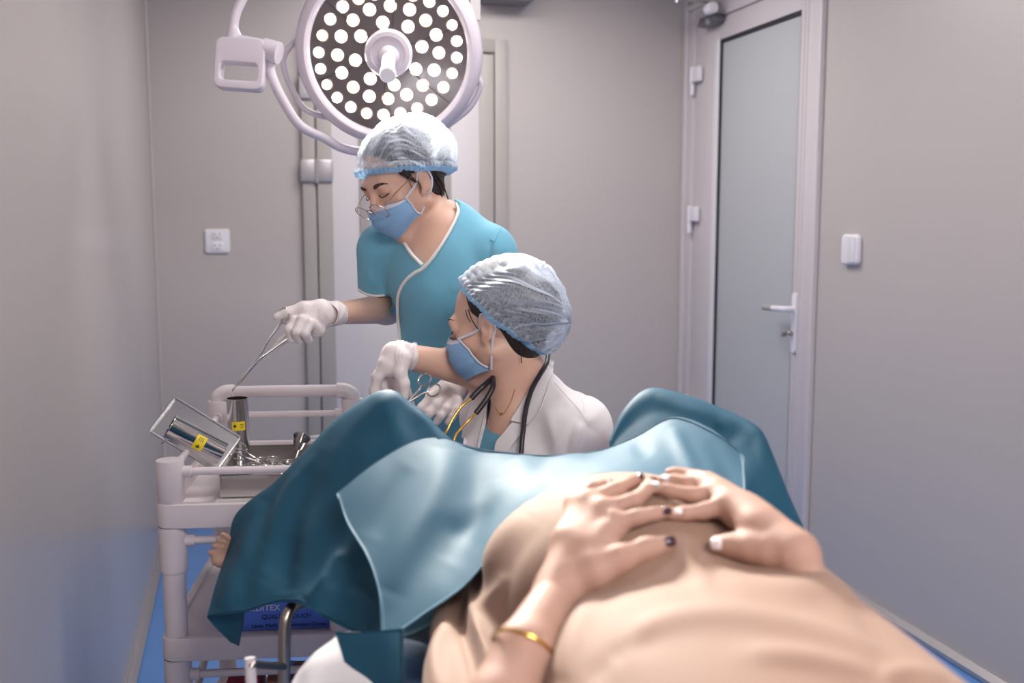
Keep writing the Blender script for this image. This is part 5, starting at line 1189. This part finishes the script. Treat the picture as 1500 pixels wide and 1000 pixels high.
build_cap(OD, RD, kD, do, (0, -.036, .036), (.102, .120, .112), (0, .066, .125), plane_n((0, .066, .125), (0, -.080, -.080)), rip_d)
face_mask(OD, RD, do, kD, top=.012, bot=-.092, sidez=(-.004, -.082), syy=(.056, -.004), side=.066)
MB().add(*tube(catmull([Hd(.024, .0925, .018), Hd(.034, .0925, .0135), Hd(.047, .084, .0165)], 5), [.0006]+[.0012]*9+[.0008], 6)).build('eyelash', lid_m, do, smooth=True)
pts = [DS.near(Hd(x, y, z), .0002) for x, y, z in ((.028, .094, .043), (.035, .092, .045), (.044, .086, .045), (.053, .076, .040))]
MB().add(*tube(catmull(pts, 5), [.0010]+[.0022]*7+[.0022]*4+[.0016]*3+[.0008], 8, flat=.35, upv=RD[:, 1])).build('eyebrow', brow_m, do, smooth=True)
# necklace
nl = DS.line([(754, 570), (749, 586), (742, 600), (735, 607), (729, 601), (724, 592)], .0012)
if len(nl) > 3: MB().add(*tube(nl, .0007, 6)).build('necklace', gold_m, do, smooth=True)
h = DS.hit(735, 606, .002)
if h is not None: MB().add(*lathe([(0, -.002), (.003, 0), (0, .002)], h, -FW, 10)).build('pendant', gold_m, do, smooth=True)
# right glove bending down, holding a small ring handle
chs = [([d_wrr, AT(580, 522, 2.14), AT(572, 535, 2.13)], [.029, .030, .026], .012),
       ([AT(583, 520, 2.13), AT(566, 534, 2.12), AT(553, 552, 2.12), AT(549, 572, 2.125), AT(552, 590, 2.13)], [.021, .0150, .0122, .0108, .0095], .006),
       ([AT(590, 525, 2.12), AT(586, 545, 2.11), AT(592, 562, 2.11), AT(592, 580, 2.115)], [.020, .0140, .0115, .010], .006),
       ([AT(575, 525, 2.15), AT(562, 542, 2.145), AT(560, 562, 2.15), AT(566, 580, 2.155)], [.019, .0135, .0115, .010], .005),
       ([AT(583, 530, 2.17), AT(572, 550, 2.18), AT(574, 568, 2.18), AT(580, 582, 2.17)], [.018, .0130, .011, .0095], .005),
       ([AT(588, 532, 2.18), AT(582, 552, 2.19), AT(584, 570, 2.19)], [.016, .0115, .0095], .005)]
g3, G3 = gloves('glove', chs, [(AT(576, 535, 2.14), (.026, .028, .024), None, .01)], .0022, glove_m, do, [([(584+i*5, 505), (580+i*5, 520), (584+i*5, 535)], .0011, 1.6) for i in range(3)])
cd3 = (d_wrr-d_elr)/np.linalg.norm(d_wrr-d_elr); cuff(d_wrr-cd3*.014, cd3, .0300, .0290, .045, g3, sd=4)
sm = clamp('clamp', 'small steel clamp in the right glove of the seated doctor', 'clamp', AT(594, 592, 2.10), cv(-.75, -.62, .1), cv(.5, -.6, .2), .09, group=None, open_=.15)
# stethoscope round the neck
ste = empty('stethoscope', 'stethoscope with black tubing and gold ear tubes hanging round the doctor in the white coat', 'stethoscope')
def along(pts, off, sf=CS0, n=8):
    return sf.line(pts, off, n)
P1 = along([(800, 530), (796, 545), (790, 562), (782, 585), (775, 612), (770, 640), (768, 668), (767, 700), (768, 740)], .018)
nb1 = AT(800, 526, 2.19); back = [AT(803, 520, 2.22), AT(800, 512, 2.28), AT(780, 520, 2.34), AT(745, 540, 2.335)]
MB().add(*tube(np.vstack([catmull(back[::-1], 6), P1[1:]]), .0052, 12)).build('tubing', black_m, ste, smooth=True)
Yc = AT(718, 558, 2.11)
def stp(L, r, name, mat): return MB().add(*tube(catmull(L, 6), r, 10)).build(name, mat, ste, smooth=True)
stp([AT(745, 540, 2.335), AT(728, 548, 2.25), AT(722, 553, 2.14), AT(712, 562, 2.10), AT(700, 573, 2.09), AT(690, 584, 2.085)], [.0052]*12+[.0058]*19, 'yoke', black_m)
stp([AT(722, 553, 2.12), AT(722, 566, 2.09), AT(714, 582, 2.08), AT(705, 595, 2.075), AT(697, 605, 2.07)], .0058, 'yoke', black_m)
stp([AT(690, 584, 2.085), AT(676, 595, 2.08), AT(664, 612, 2.07), AT(655, 630, 2.06), AT(648, 645, 2.05), AT(643, 680, 2.04), AT(652, 720, 2.04)], .0026, 'ear_tube', gold_m)
stp([AT(697, 605, 2.07), AT(686, 616, 2.06), AT(675, 628, 2.055), AT(666, 642, 2.05), AT(662, 680, 2.04), AT(668, 720, 2.04)], .0026, 'ear_tube', gold_m)
for p in ((652, 722, 2.04), (668, 722, 2.04)): MB().add(*lathe([(0, -.006), (.005, -.003), (.006, .002), (0, .006)], AT(*p), UP, 14)).build('ear_tip', black_m, ste, smooth=True)
MB().add(*lathe([(0, -.012), (.010, -.012), (.022, -.002), (.023, .004), (0, .006)], AT(768, 745, 2.07), -FW, 28)).build('chest_piece', steel_m, ste, smooth=True)
